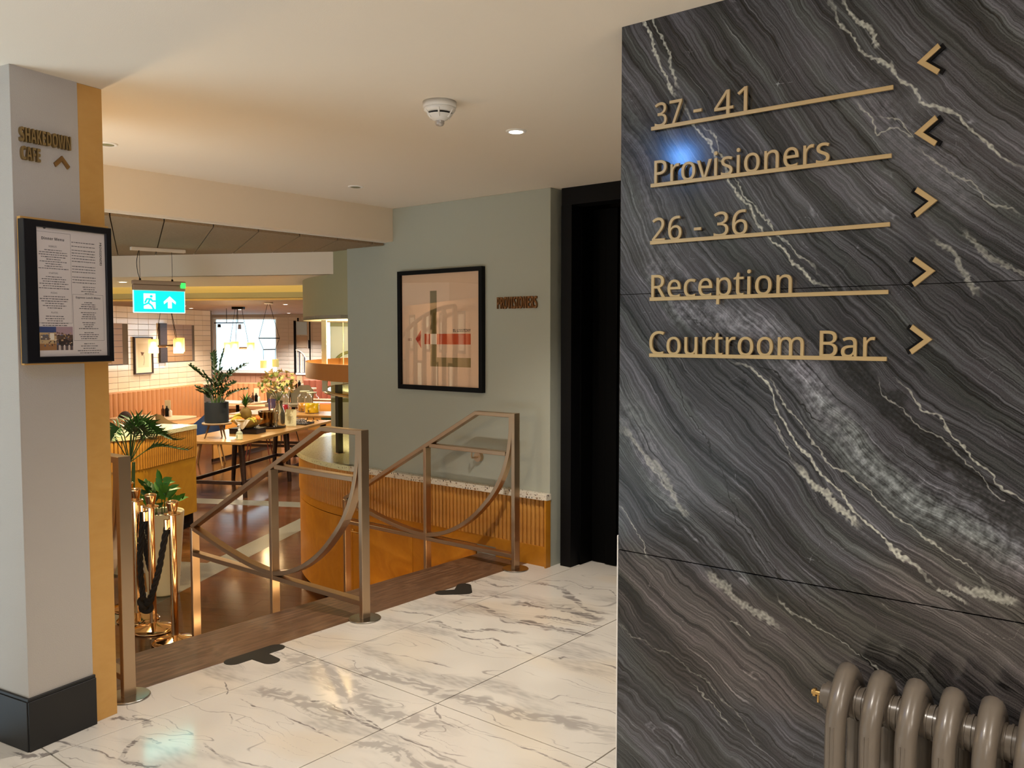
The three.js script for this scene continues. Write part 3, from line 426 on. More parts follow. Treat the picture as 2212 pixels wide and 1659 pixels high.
{ // column radiator
  const paintR = MP({ color: '#6c6359', roughness: .3, clearcoat: .3, clearcoatRoughness: .2 });
  const t = T('column_radiator', 'taupe cast column radiator standing before the black marble wall', 'radiator', [2.255, 0, -.722]);
  const PITCH = .0835, N = 11;
  const secG = () => { const g = []; const half = [[.085, .09, 0], [.085, .3, 0], [.085, .5, 0], [.084, .565, 0], [.072, .612, 0], [.045, .648, 0], [.012, .676, 0]]; g.push(Tu([...half.map(([x, y]) => [-x, y, 0]), [0, .681, 0], ...half.slice().reverse()], .0255, 70, 14)); g.push(Sp(.06, 0, .622, 0, 1.1, 1.0, .5, 18)); g.push(Tu([[-.085, .12, 0], [-.04, .085, 0], [.04, .085, 0], [.085, .12, 0]], .024, 14, 12)); return G(g); };
  const sg = secG(), neck = (y) => { const out = []; const c = (r, h, z) => { const q = Cy(r, r, h, 0, 0, 0, 22); q.rotateX(Math.PI / 2); q.translate(0, y, z); return q; }; out.push(c(.041, .05, PITCH / 2), c(.044, .006, PITCH / 2 - .012), c(.044, .006, PITCH / 2 + .002), c(.044, .006, PITCH / 2 + .016)); return G(out); };
  const n1 = neck(.605), n2g = neck(.13), seam = G([B(.004, .48, .0015, -.1095, .33, -.006, 0), B(.004, .48, .0015, -.1095, .33, .004, 0)]);
  for (let k = 0; k < N; k++) { const s = P(t, 'column_section', sg, paintR); s.position.z = k * PITCH; P(s, 'casting_seam', seam, paintR); if (k < N - 1) { P(t, 'connecting_neck', n1, paintR).position.z = k * PITCH; P(t, 'connecting_neck', n2g, paintR).position.z = k * PITCH; } }
  const cap = [[.04, .03, -.02], [.036, .02, -.042], [.028, .012, -.056]].map(([r, h, z]) => { const q = Cy(r, r, h, 0, 0, 0, 22); q.rotateX(Math.PI / 2); q.translate(0, .605, z); return q; }); P(t, 'end_cap', cap, paintR);
  P(t, 'bleed_valve', [(() => { const q = Cy(.007, .007, .03, 0, 0, 0, 10); q.rotateX(Math.PI / 2); q.translate(0, .605, -.076); return q; })(), B(.012, .02, .008, 0, .605, -.084, .001), (() => { const q = Cy(.004, .004, .024, 0, 0, 0, 8); q.translate(0, .592, -.074); return q; })()], mat.brass, 'small brass bleed valve');
  for (const z of [0, (N - 1) * PITCH]) P(t, 'foot', [B(.18, .06, .03, 0, .03, z, .006), Cy(.02, .024, .06, -.08, .03, z, 12), Cy(.02, .024, .06, .08, .03, z, 12)], paintR);
}
// ---------- the restaurant shell ----------
const A0 = -13, A1 = 4.2, BW = 21.4, SLATC = 2.12;
const q4 = (a0, a1, b0, b1, y0, h) => flat([[a0, -b0], [a1, -b0], [a1, -b1], [a0, -b1]], y0, h);      // slab in restaurant axes (local x = a, local z = -b)
{
  const f = S('floor_restaurant', PHI); P(f, 'sub_floor', q4(A0 - .2, 9, 1.8, 21.6, FLOOR2 - .15, .138), mat.grout);
  const unit = [0, 1, 2, 3].map((i) => { const g = new THREE.BoxGeometry(1, 1, 1); const uv = g.attributes.uv; for (let k = 0; k < uv.count; k++) uv.setXY(k, uv.getX(k) * 1.9 + .37 * i, uv.getY(k) * .14 + .21 * i); return g; });
  const field = (a0, a1, b0, b1, w = .14) => { const rows = Math.max(1, Math.round((b1 - b0) / w)), d = (b1 - b0) / rows; for (let r = 0; r < rows; r++) { let a = a0 - rnd() * 1.2; while (a < a1) { const e = a + 1.9, s = Math.max(a, a0), t = Math.min(e, a1); if (t - s > .02) { const k = Math.floor(rnd() * 4), m = P(f, 'floor_plank', unit[k], mat.plank[Math.floor(rnd() * 4)]); m.scale.set(t - s - .002, .012, d - .002); m.position.set((s + t) / 2, FLOOR2 - .006, -(b0 + (r + .5) * d)); } a = e; } } };
  field(-6.6, -4.59, 3.9, 7.30, .15); field(-7.2, -4.59, 7.75, 10.54, .15); field(-4.30, -1.6, 3.9, 10.8, .15); field(-9.0, -4.0, 10.87, 15, .2);
  P(f, 'plank_field', [q4(A0, -9.0, 1.9, 21.5, FLOOR2 - .012, .012), q4(-9.0, A1, 15, 21.5, FLOOR2 - .012, .012), q4(-4.0, A1, 10.8, 15, FLOOR2 - .012, .012), q4(-9, -6.6, 1.9, 7.3, FLOOR2 - .012, .012), q4(-9, -7.2, 7.75, 10.54, FLOOR2 - .012, .012), q4(-1.6, A1 + 4, 1.9, 10.8, FLOOR2 - .012, .012), q4(-6.6, -1.6, 1.9, 3.9, FLOOR2 - .012, .012)], mat.plank[1]);
  for (const [a0, a1, b0, b1] of [[-4.59, -4.30, 1.9, 10.87], [-9, -4.59, 7.30, 7.75], [-9, -4.59, 10.54, 10.87]]) P(f, 'terrazzo_strip', q4(a0, a1, b0, b1, FLOOR2 - .012, .0125), mat.terrazzoFloor);
}
{
  const c = S('ceiling_restaurant', PHI);
  P(c, 'roof_slab', q4(A0 - .2, 9, 0, 21.6, 2.95, .12), mat.cream);
  P(c, 'downstand_face', B(9.8, .32, .06, -7.5, 2.224, -6.873, .003), mat.cream);
  P(c, 'soffit', q4(A0, 3.5, 6.85, 8.25, 2.064, .06), mat.cream); P(c, 'soffit_edge', B(16.5, .4, .03, -4.75, 2.264, -8.265, .003), mat.cream);
  P(c, 'tray', q4(A0, 3.5, 8.25, 12.9, 2.62, .06), mat.cream);
  P(c, 'bulkhead', B(17, .9, .06, -4.6, 2.57, -12.94, .003), M({ color: '#e6d08e', roughness: .7 })); P(c, 'olive_band', B(17, .088, .05, -4.6, 2.2, -12.89, .003), mat.olive); P(c, 'brass_edge', B(17, .03, .05, -4.6, 2.136, -12.885, .002), M({ color: '#d8bc7c', roughness: .5 }));
  P(c, 'slat_ceiling', q4(A0, A1, 12.9, 21.5, SLATC, .05), mat.slatCeiling);
  const ac = S('ceiling_acoustic'); // tilted grid of wood-wool boards behind the beam
  const dir = [Math.sin(27.2 * D2R), -Math.cos(27.2 * D2R)], hit = (x) => { const [bx, , bz] = R(0, 0, 1), s = x * bx + (-5.052) * bz, t = (6.9 - s) / (dir[0] * bx + dir[1] * bz); return [x + dir[0] * t, -5.052 + dir[1] * t]; };
  for (let k = -9; k < 7; k++) { const x0 = 2.462 + .337 * k + .004, x1 = x0 + .329; const h0 = hit(x0), h1 = hit(Math.min(x1, 4.6)); if (x0 > 4.58) break; P(ac, 'acoustic_board', flat([[x0, -5.052], [Math.min(x1, 4.6), -5.052], h1, h0], 2.25, .03), mat.acoustic); }
  P(ac, 'backing', flat([[-3.9, -5.05], [4.6, -5.05], [6.2, -8.2], [-3.9, -8.2]], 2.285, .02), mat.black);
  const w = S('wall_restaurant', PHI);
  P(w, 'wall_face', B(.15, 3.9, 19.4, A0 - .08, 1.15, -11.8, 0), mat.cream); P(w, 'wall_face', B(.15, 3.9, 21, A1 + 4.8, 1.15, -11, 0), mat.cream);
}
{ // window wall with sheer curtains
  const w = S('wall_window', PHI), hole = (x0, x1) => [[x0, .585], [x1, .585], [x1, 2.04], [x0, 2.04]];
  const g = Ex([[A0 - .1, FLOOR2 - .1], [A1 + 4.8, FLOOR2 - .1], [A1 + 4.8, 3], [A0 - .1, 3]], .14, 0, [hole(-12.35, -10.515), hole(-9.25, -8.93), hole(-7.2, -4.2)]); g.translate(0, 0, -BW - .14); P(w, 'wall_face', mUV(g), mat.tileGrey);
  P(w, 'lintel_board', B(4.4, .16, .03, -11.2, 2.12, -BW + .015, .003), M({ color: '#b5aca2', roughness: .6 }));
  const wf = (x0, x1) => { const pane = S('window_' + (++wn), PHI); P(pane, 'window_frame', [B(x1 - x0, .05, .05, (x0 + x1) / 2, .61, -BW - .06), B(x1 - x0, .05, .05, (x0 + x1) / 2, 2.015, -BW - .06), B(.05, 1.4, .05, x0 + .03, 1.31, -BW - .06), B(.05, 1.4, .05, x1 - .03, 1.31, -BW - .06)], mat.white); P(pane, 'window_pane', B(x1 - x0, 1.42, .004, (x0 + x1) / 2, 1.31, -BW - .1, 0), mat.glass); };
  let wn = 0; wf(-12.35, -10.515); wf(-9.25, -8.93); wf(-7.2, -4.2);
  P(w, 'window_sill', B(1.9, .03, .16, -11.43, .58, -BW + .06, .004), mat.white);
  const tileG = [0, 1].map((i) => B(.327, .099, .012, 0, 0, 0, .003));
  for (let r = 0; r < 15; r++) for (let k = 0; k < 5; k++) { const a = -10.345 + k * .335, y = .645 + r * .1055; if (a > -9.3 && y < 2.03) continue; if (y > 2.06) continue; P(w, 'wall_tile', tileG[0], mat.tileGrey).position.set(a, y, -BW + .006); }
}
{
  const t = RT('sheer_curtain', 'pleated white curtain drawn across the bright far window', 'curtain', [-11.43, .62, BW - .012], 0);
  const g = new THREE.PlaneGeometry(1.78, 1.38, 110, 1), p = g.attributes.position; for (let i = 0; i < p.count; i++) { const x = p.getX(i); p.setZ(i, -.065 + .016 * Math.sin(x * 38) + .008 * Math.sin(x * 91 + 1)); } g.translate(0, .7, 0); g.computeVertexNormals(); P(t, 'pleated_sheet', g, mat.curtain);
}
// tiled side wall: tiles as pieces, grout behind
const TA = -10.5, TH = .1125, TL = .335;
{
  const w = S('wall_tile', PHI); P(w, 'wall_core', B(.2, 3.4, 5.2, TA - .113, 1.0, -15.55, 0), mat.grout); 
  const g1 = B(.012, TH - .005, TL - .006, 0, 0, 0, .003), mats = [mat.tile, MP({ color: '#e2cfb4', roughness: .18, clearcoat: .4 }), MP({ color: '#ead9c2', roughness: .12, clearcoat: .4 })];
  for (let r = 0; r < 15; r++) for (let k = 0; k < 14; k++) {
    const b = 13.55 + k * TL, y = SLATC - TH * (r + .5), inM = (b > 16.0 && b < 17.35 && y > .97 && y < 1.83) || (b < 14.95 && y > .95 && y < 1.83);
    if (inM || b > 18.12) continue; P(w, 'wall_tile', g1, mats[Math.floor(rnd() * 3)]).position.set(TA - .006, y, -b);
  }
  P(w, 'ledge', B(.14, .03, 4.4, TA + .06, .475, -15.95, .006), M({ color: '#e8d6bf', roughness: .4 }));
  for (const [b0, b1, dark, label] of [[16.05, 17.3, 1, 'brown mirror panel with a dark upright at its left on the tiled wall'], [13.6, 14.89, 0, 'brown mirror panel on the tiled wall, cut off by the menu frame']]) {
    const t = RT('mirror_panel', label, 'mirror', [TA, 0, (b0 + b1) / 2]);
    P(t, 'backing', B(.01, .84, b1 - b0, -.013, 1.4, 0, 0), mat.darkWood);
    for (let r = 0; r < 7; r++) for (let k = 0; k < 4; k++) { const z0 = -(b1 - b0) / 2, s = z0 + k * TL, e = Math.min(s + TL - .006, (b1 - b0) / 2); if (e - s < .03) continue; P(t, 'mirror_tile', B(.008, TH - .006, e - s, -.004, 1.402 + (r - 3) * TH, (s + e) / 2, .002), mat.tileBrown); }
    if (dark) P(t, 'dark_upright', B(.05, .8, .25, .02, 1.41, .5, .004), mat.darkWood, 'dark timber upright');
  }
}
function art(name, label, cat, p, turn, w, h, depth, fr, matF, draw, cw = 256, ch = 512) {
  const t = RT(name, label, cat, p, turn); const i = [[-w / 2 + fr, fr], [w / 2 - fr, fr], [w / 2 - fr, h - fr], [-w / 2 + fr, h - fr]];
  P(t, 'frame', mUV(Ex([[-w / 2, 0], [w / 2, 0], [w / 2, h], [-w / 2, h]], depth, .001, [i])), matF); const s = new THREE.PlaneGeometry(w - 2 * fr + .004, h - 2 * fr + .004); s.translate(0, h / 2, depth * .4); P(t, 'print_sheet', s, M({ map: canvas(cw, ch, draw), roughness: .7 })); return t;
}
art('framed_drawing', 'narrow framed botanical drawing on the white tiled wall', 'picture', [TA + .008, .796, 15.5], Math.PI / 2, .6, .735, .04, .022, mat.darkWood, (c, w, h) => { c.fillStyle = '#efe0c4'; c.fillRect(0, 0, w, h); c.fillStyle = '#e2cfae'; c.fillRect(w * .18, h * .16, w * .64, h * .68); c.strokeStyle = '#6a5238'; c.lineWidth = 5; c.beginPath(); c.moveTo(w * .5, h * .78); c.quadraticCurveTo(w * .62, h * .6, w * .48, h * .46); c.stroke(); c.fillStyle = '#6a4a30'; c.beginPath(); c.moveTo(w * .34, h * .4); c.lineTo(w * .56, h * .42); c.lineTo(w * .42, h * .52); c.fill(); });
{ // tall frame with arch stripes on the window wall
  const t = RT('arched_wall_panel', 'tall dark framed panel with a striped white arch on the far wall', 'picture', [-9.77, .55, BW - .03]);
  P(t, 'frame', [B(.05, 1.4, .06, -.22, .7, 0), B(.02, 1.4, .05, .2, .7, 0), B(.05, .22, .05, .19, .78, .01)], mat.black); for (const x of [-.13, .05]) P(t, 'bracket', B(.03, .09, .04, x, 1.43, 0), mat.black);
  P(t, 'upper_pane', B(.3, .34, .01, -.03, 1.2, 0, .002), M({ color: '#b8d4ea', roughness: .3 })); P(t, 'middle_board', B(.3, .3, .01, -.03, .84, -.01, .002), M({ color: '#b8a894', roughness: .5 }));
  const arc = []; for (let k = 0; k <= 14; k++) { const a = Math.PI / 2 * (1 - k / 14); arc.push([-.19 + .36 * Math.cos(a), .03 + .6 * Math.sin(a), .02]); } P(t, 'arch_rim', Tu(arc, .014, 24, 8), mat.white);
  for (let k = 0; k < 5; k++) { const x = -.17 + k * .07, h = .6 * Math.sqrt(Math.max(.02, 1 - ((x + .19) / .36) ** 2)); P(t, 'stripe', B(.02, h, .02, x, .03 + h / 2, .01, .002), k % 2 ? M({ color: '#4a4e60' }) : mat.white); } P(t, 'base_rail', B(.4, .05, .05, 0, .0, .01), mat.white);
}
{ // panelling under the far window and the leather benches
  const d = S('trim_1', PHI); for (let k = 0; k < 24; k++) P(d, 'wood_panel', B(.146, .31, .02, -12.4 + k * .15, .42, -BW + .03, .004), M({ color: '#a9795c', roughness: .55 }));
  P(d, 'white_ledge', B(2.4, .03, .2, -12.0, .275, -BW + .12, .004), mat.white);
}
function bench(label, p, turn, n, w, h, m) {
  const t = RT('banquette', label, 'bench', p, turn, undefined);
  const g = (() => { const s = []; for (let i = 0; i <= 8; i++) { const a = i / 8; s.push([(a - .5) * (w - .006), .03 + .035 * Math.sin(Math.PI * a) ** .6]); } const pts = [...s, [(w - .006) / 2, -.06], [-(w - .006) / 2, -.06]]; return flat(pts.map(([x, z]) => [x, z]), 0, h, [], .004); })();
  for (let k = 0; k < n; k++) P(t, 'back_channel', g, m).position.set((k - (n - 1) / 2) * w, 0, 0);
  P(t, 'seat', B(n * w, .12, .5, 0, -h * 0 + .02 - .0, .33, .03), m); P(t, 'plinth', B(n * w, .36, .4, 0, -.22, .28, .003), mat.slat); P(t, 'top_roll', B(n * w, .05, .12, 0, h, -.02, .02), m); return t;
}
bench('long tan leather bench with upright channels along the tiled wall', [TA + .1, -.3, 15.55], Math.PI / 2, 26, .15, .77, mat.leather);
bench('tan leather bench under the far window, behind the plant', [-11.4, -.3, 20.95], 0, 26, .15, .6, mat.leather);
bench('red brown leather bench at the far right end of the room', [-8.68, -.2, 20.6], 0, 9, .16, .62, mat.rustLeather);
{ // low partition whose amber boards are washed by a strip of light
  const t = RT('low_partition', 'low amber wood partition lit from above behind the dining tables', 'partition', [-8.2, FLOOR2, 15.45]);
  for (let k = 0; k < 3; k++) P(t, 'amber_board', B(.03, .62, .89, 0, .36, .9 - k * .9, .004), M({ color: '#e0a455', roughness: .6 })); P(t, 'plinth', B(.03, .05, 2.7, -.01, .025, 0, 0), mat.darkWood);
  P(t, 'cap', B(.34, .05, 2.7, .06, .76, 0, .01), mat.leather); P(t, 'light_strip', B(.03, .012, 2.6, .2, .728, 0, .003), glow(AMBER, 12));
  const l = new THREE.RectAreaLight(AMBER, POWER.bench, 2.6, .03); l.position.set(.2, .715, 0); l.lookAt(new THREE.Vector3(-.1, .1, 0)); l.rotation.set(0, 0, 0); l.up.set(1, 0, 0); t.add(l); l.rotation.set(-Math.PI / 2, 0, 0); l.rotation.order = 'YXZ'; l.rotation.y = Math.PI / 2;
  const u = RT('low_partition', 'low amber wood partition across the end of the room, lit from above', 'partition', [-7.2, FLOOR2, 18.9]);
  for (let k = 0; k < 3; k++) P(u, 'amber_board', B(.89, .62, .03, -.9 + k * .9, .36, 0, .004), M({ color: '#e0a455', roughness: .6 })); P(u, 'cap', B(2.8, .05, .34, 0, .76, .06, .01), mat.leather); P(u, 'light_strip', B(2.6, .012, .03, 0, .728, .2, .003), glow(AMBER, 12));
  const l2 = new THREE.RectAreaLight(AMBER, POWER.bench, 2.6, .03); l2.position.set(0, .715, .2); l2.rotation.set(-Math.PI / 2, 0, 0); u.add(l2);
}
// ---------- curved bar ----------
const CX = 6.81, CZ = -5.4, arcPts = (r, p0, p1, n = 40) => Array.from({ length: n + 1 }, (_, i) => { const a = p0 + (p1 - p0) * i / n; return [CX - r * Math.cos(a), CZ - r * Math.sin(a)]; });
{
  const t = T('bar_counter', 'curved amber bar counter with a speckled stone top and ribbed upper band', 'counter', [0, 0, 0]);
  const rc = 2.21, st = [[4.6, -3.452], [4.6, CZ]];
  const strip = (off) => { const r = rc + off; return [[CX - r, -3.452], [CX - r, -4.1], [CX - r, -4.8], ...arcPts(r, 0, 1.9, 50)]; };
  P(t, 'stone_ledge', flat([[4.56, -3.44], [4.609, -3.44], [4.609, -5.5], [4.64, -5.8], [4.56, CZ]], .455, .039, [], .002), mat.terrazzo);
  P(t, 'stone_top', flat([...arcPts(2.25, 0.02, 1.9, 60), ...arcPts(1.6, .02, 1.9, 40).reverse()], .455, .039, [], .002), mat.terrazzoPale);
  P(t, 'upper_backing', ribbon(strip(0), .133, .455, -.012), mat.amberDark);
  const sl = new THREE.CylinderGeometry(.0165, .0165, .322, 10); mUV(sl); sl.scale(1, 1, .7);
  for (let k = 0; k < 54; k++) { const s = P(t, 'slat', sl, mat.slat); s.position.set(CX - rc + 0, .294, -3.472 - k * .0362); s.rotation.y = Math.PI / 2; }
  const pitch = .0362 / rc; for (let k = 0; k < 62; k++) { const a = .008 + k * pitch, s = P(t, 'slat', sl, mat.slat); s.position.set(CX - rc * Math.cos(a), .294, CZ - rc * Math.sin(a)); s.rotation.y = Math.PI / 2 - a; }
  P(t, 'rail_board', ribbon(strip(.004), .062, .133, -.02), mat.amber);
  P(t, 'end_board', flat([[4.582, -3.452], [4.609, -3.452], [4.609, -3.9], [4.582, -3.9]], .0, .133), mat.amber);
  const panel = (p) => P(t, 'front_panel', ribbon(p, -.64, .055, -.02), mat.amber), r2 = rc + .004, xs = CX - r2;
  panel([[xs, -4.1], [xs, -4.4], [xs, -4.745]]); panel([[xs, -4.751], [xs, -5.1], [xs, CZ], ...arcPts(r2, .01, .022, 2)]); panel(arcPts(r2, .0245, .95, 30)); panel(arcPts(r2, .953, 1.9, 30));
  P(t, 'end_board', B(.052, .457, .014, 4.583, .2285, -3.447, .001), mat.amber);
  P(t, 'dark_seam', ribbon(strip(-.012), -.62, .075, -.012), mat.amberDark);
  P(t, 'skirting_plinth', ribbon([[CX - 2.12, -4.1], [CX - 2.12, -4.8], ...arcPts(2.12, 0, 1.9, 40)], FLOOR2, -.64, -.02), mat.black);
  P(t, 'pull_handle', [Tu([[4.585, -.03, -5.43], [4.57, -.03, -5.43], [4.562, -.035, -5.42], [4.562, -.037, -5.35], [4.57, -.037, -5.33], [4.59, -.037, -5.33]], .004, 20, 6), Sp(.01, 4.585, -.03, -5.43)], mat.brass, 'small brass pull handle');
}
{ // bulkhead over the bar, hanging shelf and fittings
  const t = S('trim_drum'); P(t, 'drum_face', ribbon(arcPts(2.165, .0, 1.9, 50), 1.692, 2.3, -.06), mat.olive);
  P(t, 'drum_soffit', flat([...arcPts(2.165, .0, 1.9, 50), ...arcPts(1.2, 0, 1.9, 30).reverse()], 1.695, .03), mat.cream);
  const h = T('hanging_bar_shelf', 'curved amber shelf ring hung over the bar on flat glass posts', 'shelf', [0, 0, 0]);
  P(h, 'shelf_front', ribbon(arcPts(2.15, .03, 1.9, 50), 1.165, 1.31, -.02), M({ color: '#c27c3c', roughness: .4 })); P(h, 'shelf_board', flat([...arcPts(2.14, .03, 1.9, 50), ...arcPts(1.75, .03, 1.9, 40).reverse()], 1.185, .02), mat.yellowWood);
  P(h, 'light_strip', flat([...arcPts(2.115, .05, 1.85, 50), ...arcPts(2.09, .05, 1.85, 50).reverse()], 1.206, .008), glow(new THREE.Color(1, .85, .45), 5));
  const gp = MP({ color: '#d6d8b8', roughness: .1, metalness: .2 }); for (const a of [.5, 1.15]) { const p = P(h, 'flat_post', B(.07, .66, .012, 0, 0, 0, .002), gp); p.position.set(CX - 2.0 * Math.cos(a), 1.37, CZ - 2.0 * Math.sin(a)); p.rotation.y = Math.PI / 2 - a + .5; }
  P(h, 'chrome_ring', Tu(arcPts(1.98, .05, 1.85, 40).map(([x, z]) => [x, 1.03, z]), .016, 60, 10), mat.chrome);
  P(h, 'glass_shelf', flat([...arcPts(1.95, .05, 1.85, 40), ...arcPts(1.7, .05, 1.85, 40).reverse()], 1.03, .01), MP({ color: '#d8ddb4', roughness: .08 }));
  const l = new THREE.PointLight(new THREE.Color(1, .88, .55), POWER.barRing, 0, 2); l.position.set(5.35, 1.5, -6.05); l.castShadow = true; l.shadow.radius = 3; h.add(l);
  const k = T('bar_post', 'square dark post standing on the bar top at the wall corner', 'post', [5.02, .494, -6.12]); P(k, 'square_post', B(.055, .62, .04, 0, .31, 0, .003), M({ color: '#3c3626', roughness: .4 })); P(k, 'foot_plate', B(.08, .006, .06, 0, .003, 0, .001), mat.bronze);
  const sc = T('bar_screen', 'pale free standing screen with olive arch behind the bar post', 'screen', [6.57, FLOOR2, -7.95], -39 * D2R);
  P(sc, 'pale_panel', B(.66, 2.5, .02, .2, 1.25, 0, .003), M({ color: '#dfe6da', roughness: .35 })); const ar = []; for (let i = 0; i <= 16; i++) { const a = Math.PI * i / 16; ar.push([.1 + .2 * Math.cos(a), 1.86 + .2 * Math.sin(a), .02]); } P(sc, 'olive_arch', Tu(ar, .018, 30, 8), M({ color: '#a5a562', roughness: .4 })); for (const y of [1.84, 1.5, 2.42]) P(sc, 'olive_rail', B(.66, y > 2 ? .12 : .045, .03, .2, y, .015), M({ color: '#8f9060', roughness: .4 }));
}
{ // host counter at the left with its own ribbed front
  const t = RT('host_counter', 'yellow wood host counter with ribbed band and speckled stone top', 'counter', [-5.62, FLOOR2, 9.29]);
  const N = 12, r = .38, cor = (o) => { const c = []; for (let i = 0; i <= N; i++) { const a = i / N * Math.PI / 2; c.push([-(r) + (r + o) * Math.cos(a), 1.34 - r + (r + o) * Math.sin(a)]); } return c; };
  const path = (o) => [[o, 0], [o, .4], ...cor(o), [-1.2, 1.34 + o], [-2.4, 1.34 + o]];
  const rev = (p) => p.slice().reverse();
  P(t, 'stone_top', flat([...path(.02), [-2.4, .72], [-.62, .72], [-.62, 0]], 1.158, .045, [], .002), mat.terrazzoPale);
  P(t, 'upper_backing', ribbon(rev(path(-.012)), .83, 1.158, .014), mat.amberDark); P(t, 'front_panel', ribbon(rev(path(0)), .17, .83, .02), mat.yellowWood); P(t, 'skirting_plinth', ribbon(rev(path(-.05)), 0, .17, .02), mat.black);
  P(t, 'end_panel', B(.6, .99, .02, -.31, .665, .012, .002), mat.yellowWood); P(t, 'carcass', B(.56, 1.1, .9, -.33, .6, .5, 0), mat.darkWood);
  const sl = new THREE.CylinderGeometry(.017, .017, .328, 10); mUV(sl); sl.scale(1, 1, .7);
  const pts = path(0); let acc = 0; for (let i = 0; i < pts.length - 1; i++) { const [x0, z0] = pts[i], [x1, z1] = pts[i + 1], L = Math.hypot(x1 - x0, z1 - z0); while (acc < L) { const k = acc / L, s = P(t, 'slat', sl, mat.yellowSlat); s.position.set(x0 + (x1 - x0) * k, .994, z0 + (z1 - z0) * k); s.rotation.y = Math.atan2(x1 - x0, z1 - z0) + Math.PI / 2; acc += .0385; } acc -= L; }
}
// ---------- tables, chairs and what stands on them ----------
function communal(label, p, la, lb, top, group) { // la along a, lb along b, p = near right corner on the floor
  const t = RT('dining_table', label, 'table', p, 0, group); P(t, 'tabletop', B(la, .04, lb, -la / 2, top - .02, -lb / 2, .006), mat.oak);
  const L = (x, z, s) => P(t, 'leg', Bar([x + s * .05, 0, z], [x, top - .04, z], .035, .05, 4), mat.darkWood); const xs = [-.1, -la + .1], zs = [-.18, -lb / 2, -lb + .18];
  for (const z of zs) for (const x of xs) L(x, z, x > -la / 2 ? 1 : -1);
  for (const z of [zs[0], zs[2]]) P(t, 'crossbar', B(la - .2, .05, .04, -la / 2, .2, z), mat.darkWood); for (const x of [-.1, -la + .1]) P(t, 'long_rail', B(.04, .05, lb - .36, x, .2, -lb / 2), mat.darkWood);
  return t;
}
const TOP1 = .1; // y of the long table's top
communal('long oak serving table with black trestle legs in front of the plant', [-5.88, FLOOR2, 10.85], 1.05, 3.15, TOP1 - FLOOR2);
communal('oak side table carrying the four drink jars', [-6.0, FLOOR2, 14.8], 2.3, .85, .8);
communal('oak table with a wooden box at the far right behind the jars', [-5.2, FLOOR2, 15.9], 1.3, .9, .8);
function cafeTable(label, p, w, d) { const t = RT('cafe_table', label, 'table', p); P(t, 'tabletop', flat(spline([[-w / 2, -d / 2], [0, -d / 2 - .02], [w / 2, -d / 2], [w / 2, d / 2], [0, d / 2 + .02], [-w / 2, d / 2]], 48), .72, .03), M({ color: '#d8b48c', roughness: .3 })); P(t, 'column', Cy(.035, .045, .7, 0, .37, 0), mat.black); P(t, 'foot', La([[0, 0], [.24, 0], [.24, .01], [.05, .03], [0, .03]], 30), mat.black); return t; }
cafeTable('pale cafe table before the long tan bench, left of the plant', [-9.35, FLOOR2 + .03, 14.1], 1.25, .75);
cafeTable('pale cafe table before the far bench, right of the plant', [-9.5, FLOOR2 + .06, 17.4], 1.1, .75);
cafeTable('cafe table with white top at the far right by the red bench', [-8.7, FLOOR2 + .3, 18.5], .8, .7);
function chair(label, p, turn, m, legM, wood) {
  const t = RT('dining_chair', label, 'chair', p, turn);
  P(t, 'seat', flat(spline([[-.22, -.2], [0, -.23], [.22, -.2], [.24, .1], [.2, .23], [0, .25], [-.2, .23], [-.24, .1]], 40), .43, .05, [], .008), m);
  const sh = []; for (let i = 0; i <= 10; i++) { const a = Math.PI * (i / 10); sh.push([.25 * Math.cos(a), -.02 + .25 * Math.sin(a) * 1]); } // shell back: a curved board whose top edge is rounded
  const bg = new THREE.CylinderGeometry(.27, .25, .42, 24, 6, true, Math.PI * .55, Math.PI * .9); bg.translate(0, .66, 0); const bp = bg.attributes.position; for (let i = 0; i < bp.count; i++) { const x = bp.getX(i), y = bp.getY(i); if (y > .6) bp.setY(i, y - Math.max(0, Math.abs(x) - .1) * .9 * (y - .6) / .27); } bg.computeVertexNormals();
  const bg2 = bg.clone(); bg2.scale(.93, 1, .93); P(t, 'backrest', [bg, bg2], new THREE.MeshStandardMaterial({ color: m.color, roughness: m.roughness, side: THREE.DoubleSide }));
  for (const [x, z] of [[-1, -1], [1, -1], [-1, 1], [1, 1]]) P(t, 'leg', Bar([x * .23, 0, z * .22], [x * .15, .43, z * .15], wood ? .012 : .008, wood ? .02 : .008, 8), legM); return t;
}
const redMetal = M({ color: '#7a2a1c', roughness: .4 });
chair('dark blue tub chair behind the fruit bowl', [-7.75, FLOOR2 + .15, 15.95], 2.7, mat.blue, mat.black);
chair('grey olive chair behind the amber drink jar, left of a pair', [-8.62, FLOOR2 + .3, 17.55], .2, mat.greyChair, mat.black);
chair('grey olive chair behind the yellow drink jar, right of a pair', [-8.08, FLOOR2 + .3, 17.55], .1, mat.greyChair, mat.black);
chair('dark green chair right of the yellow drink jar', [-7.1, FLOOR2 + .1, 17.0], -1.2, mat.greenChair, redMetal);
chair('dark green chair at the far right beside the bar post', [-6.75, FLOOR2 + .1, 17.9], -.9, mat.greenChair, redMetal);
chair('blue chair with pale wooden legs at the near end of the long table', [-8.05, FLOOR2, 13.75], .4, M({ color: '#28406a', roughness: .6 }), M({ color: '#c49a60' }), true);
chair('thin legged chair with a red frame beyond the long table', [-7.4, FLOOR2, 14.3], 1.9, M({ color: '#b0906a' }), redMetal);
chair('curved beige chair below the cafe table left of the plant', [-8.5, FLOOR2 + .06, 13.35], 2.6, M({ color: '#a58a5c', roughness: .6 }), mat.black);
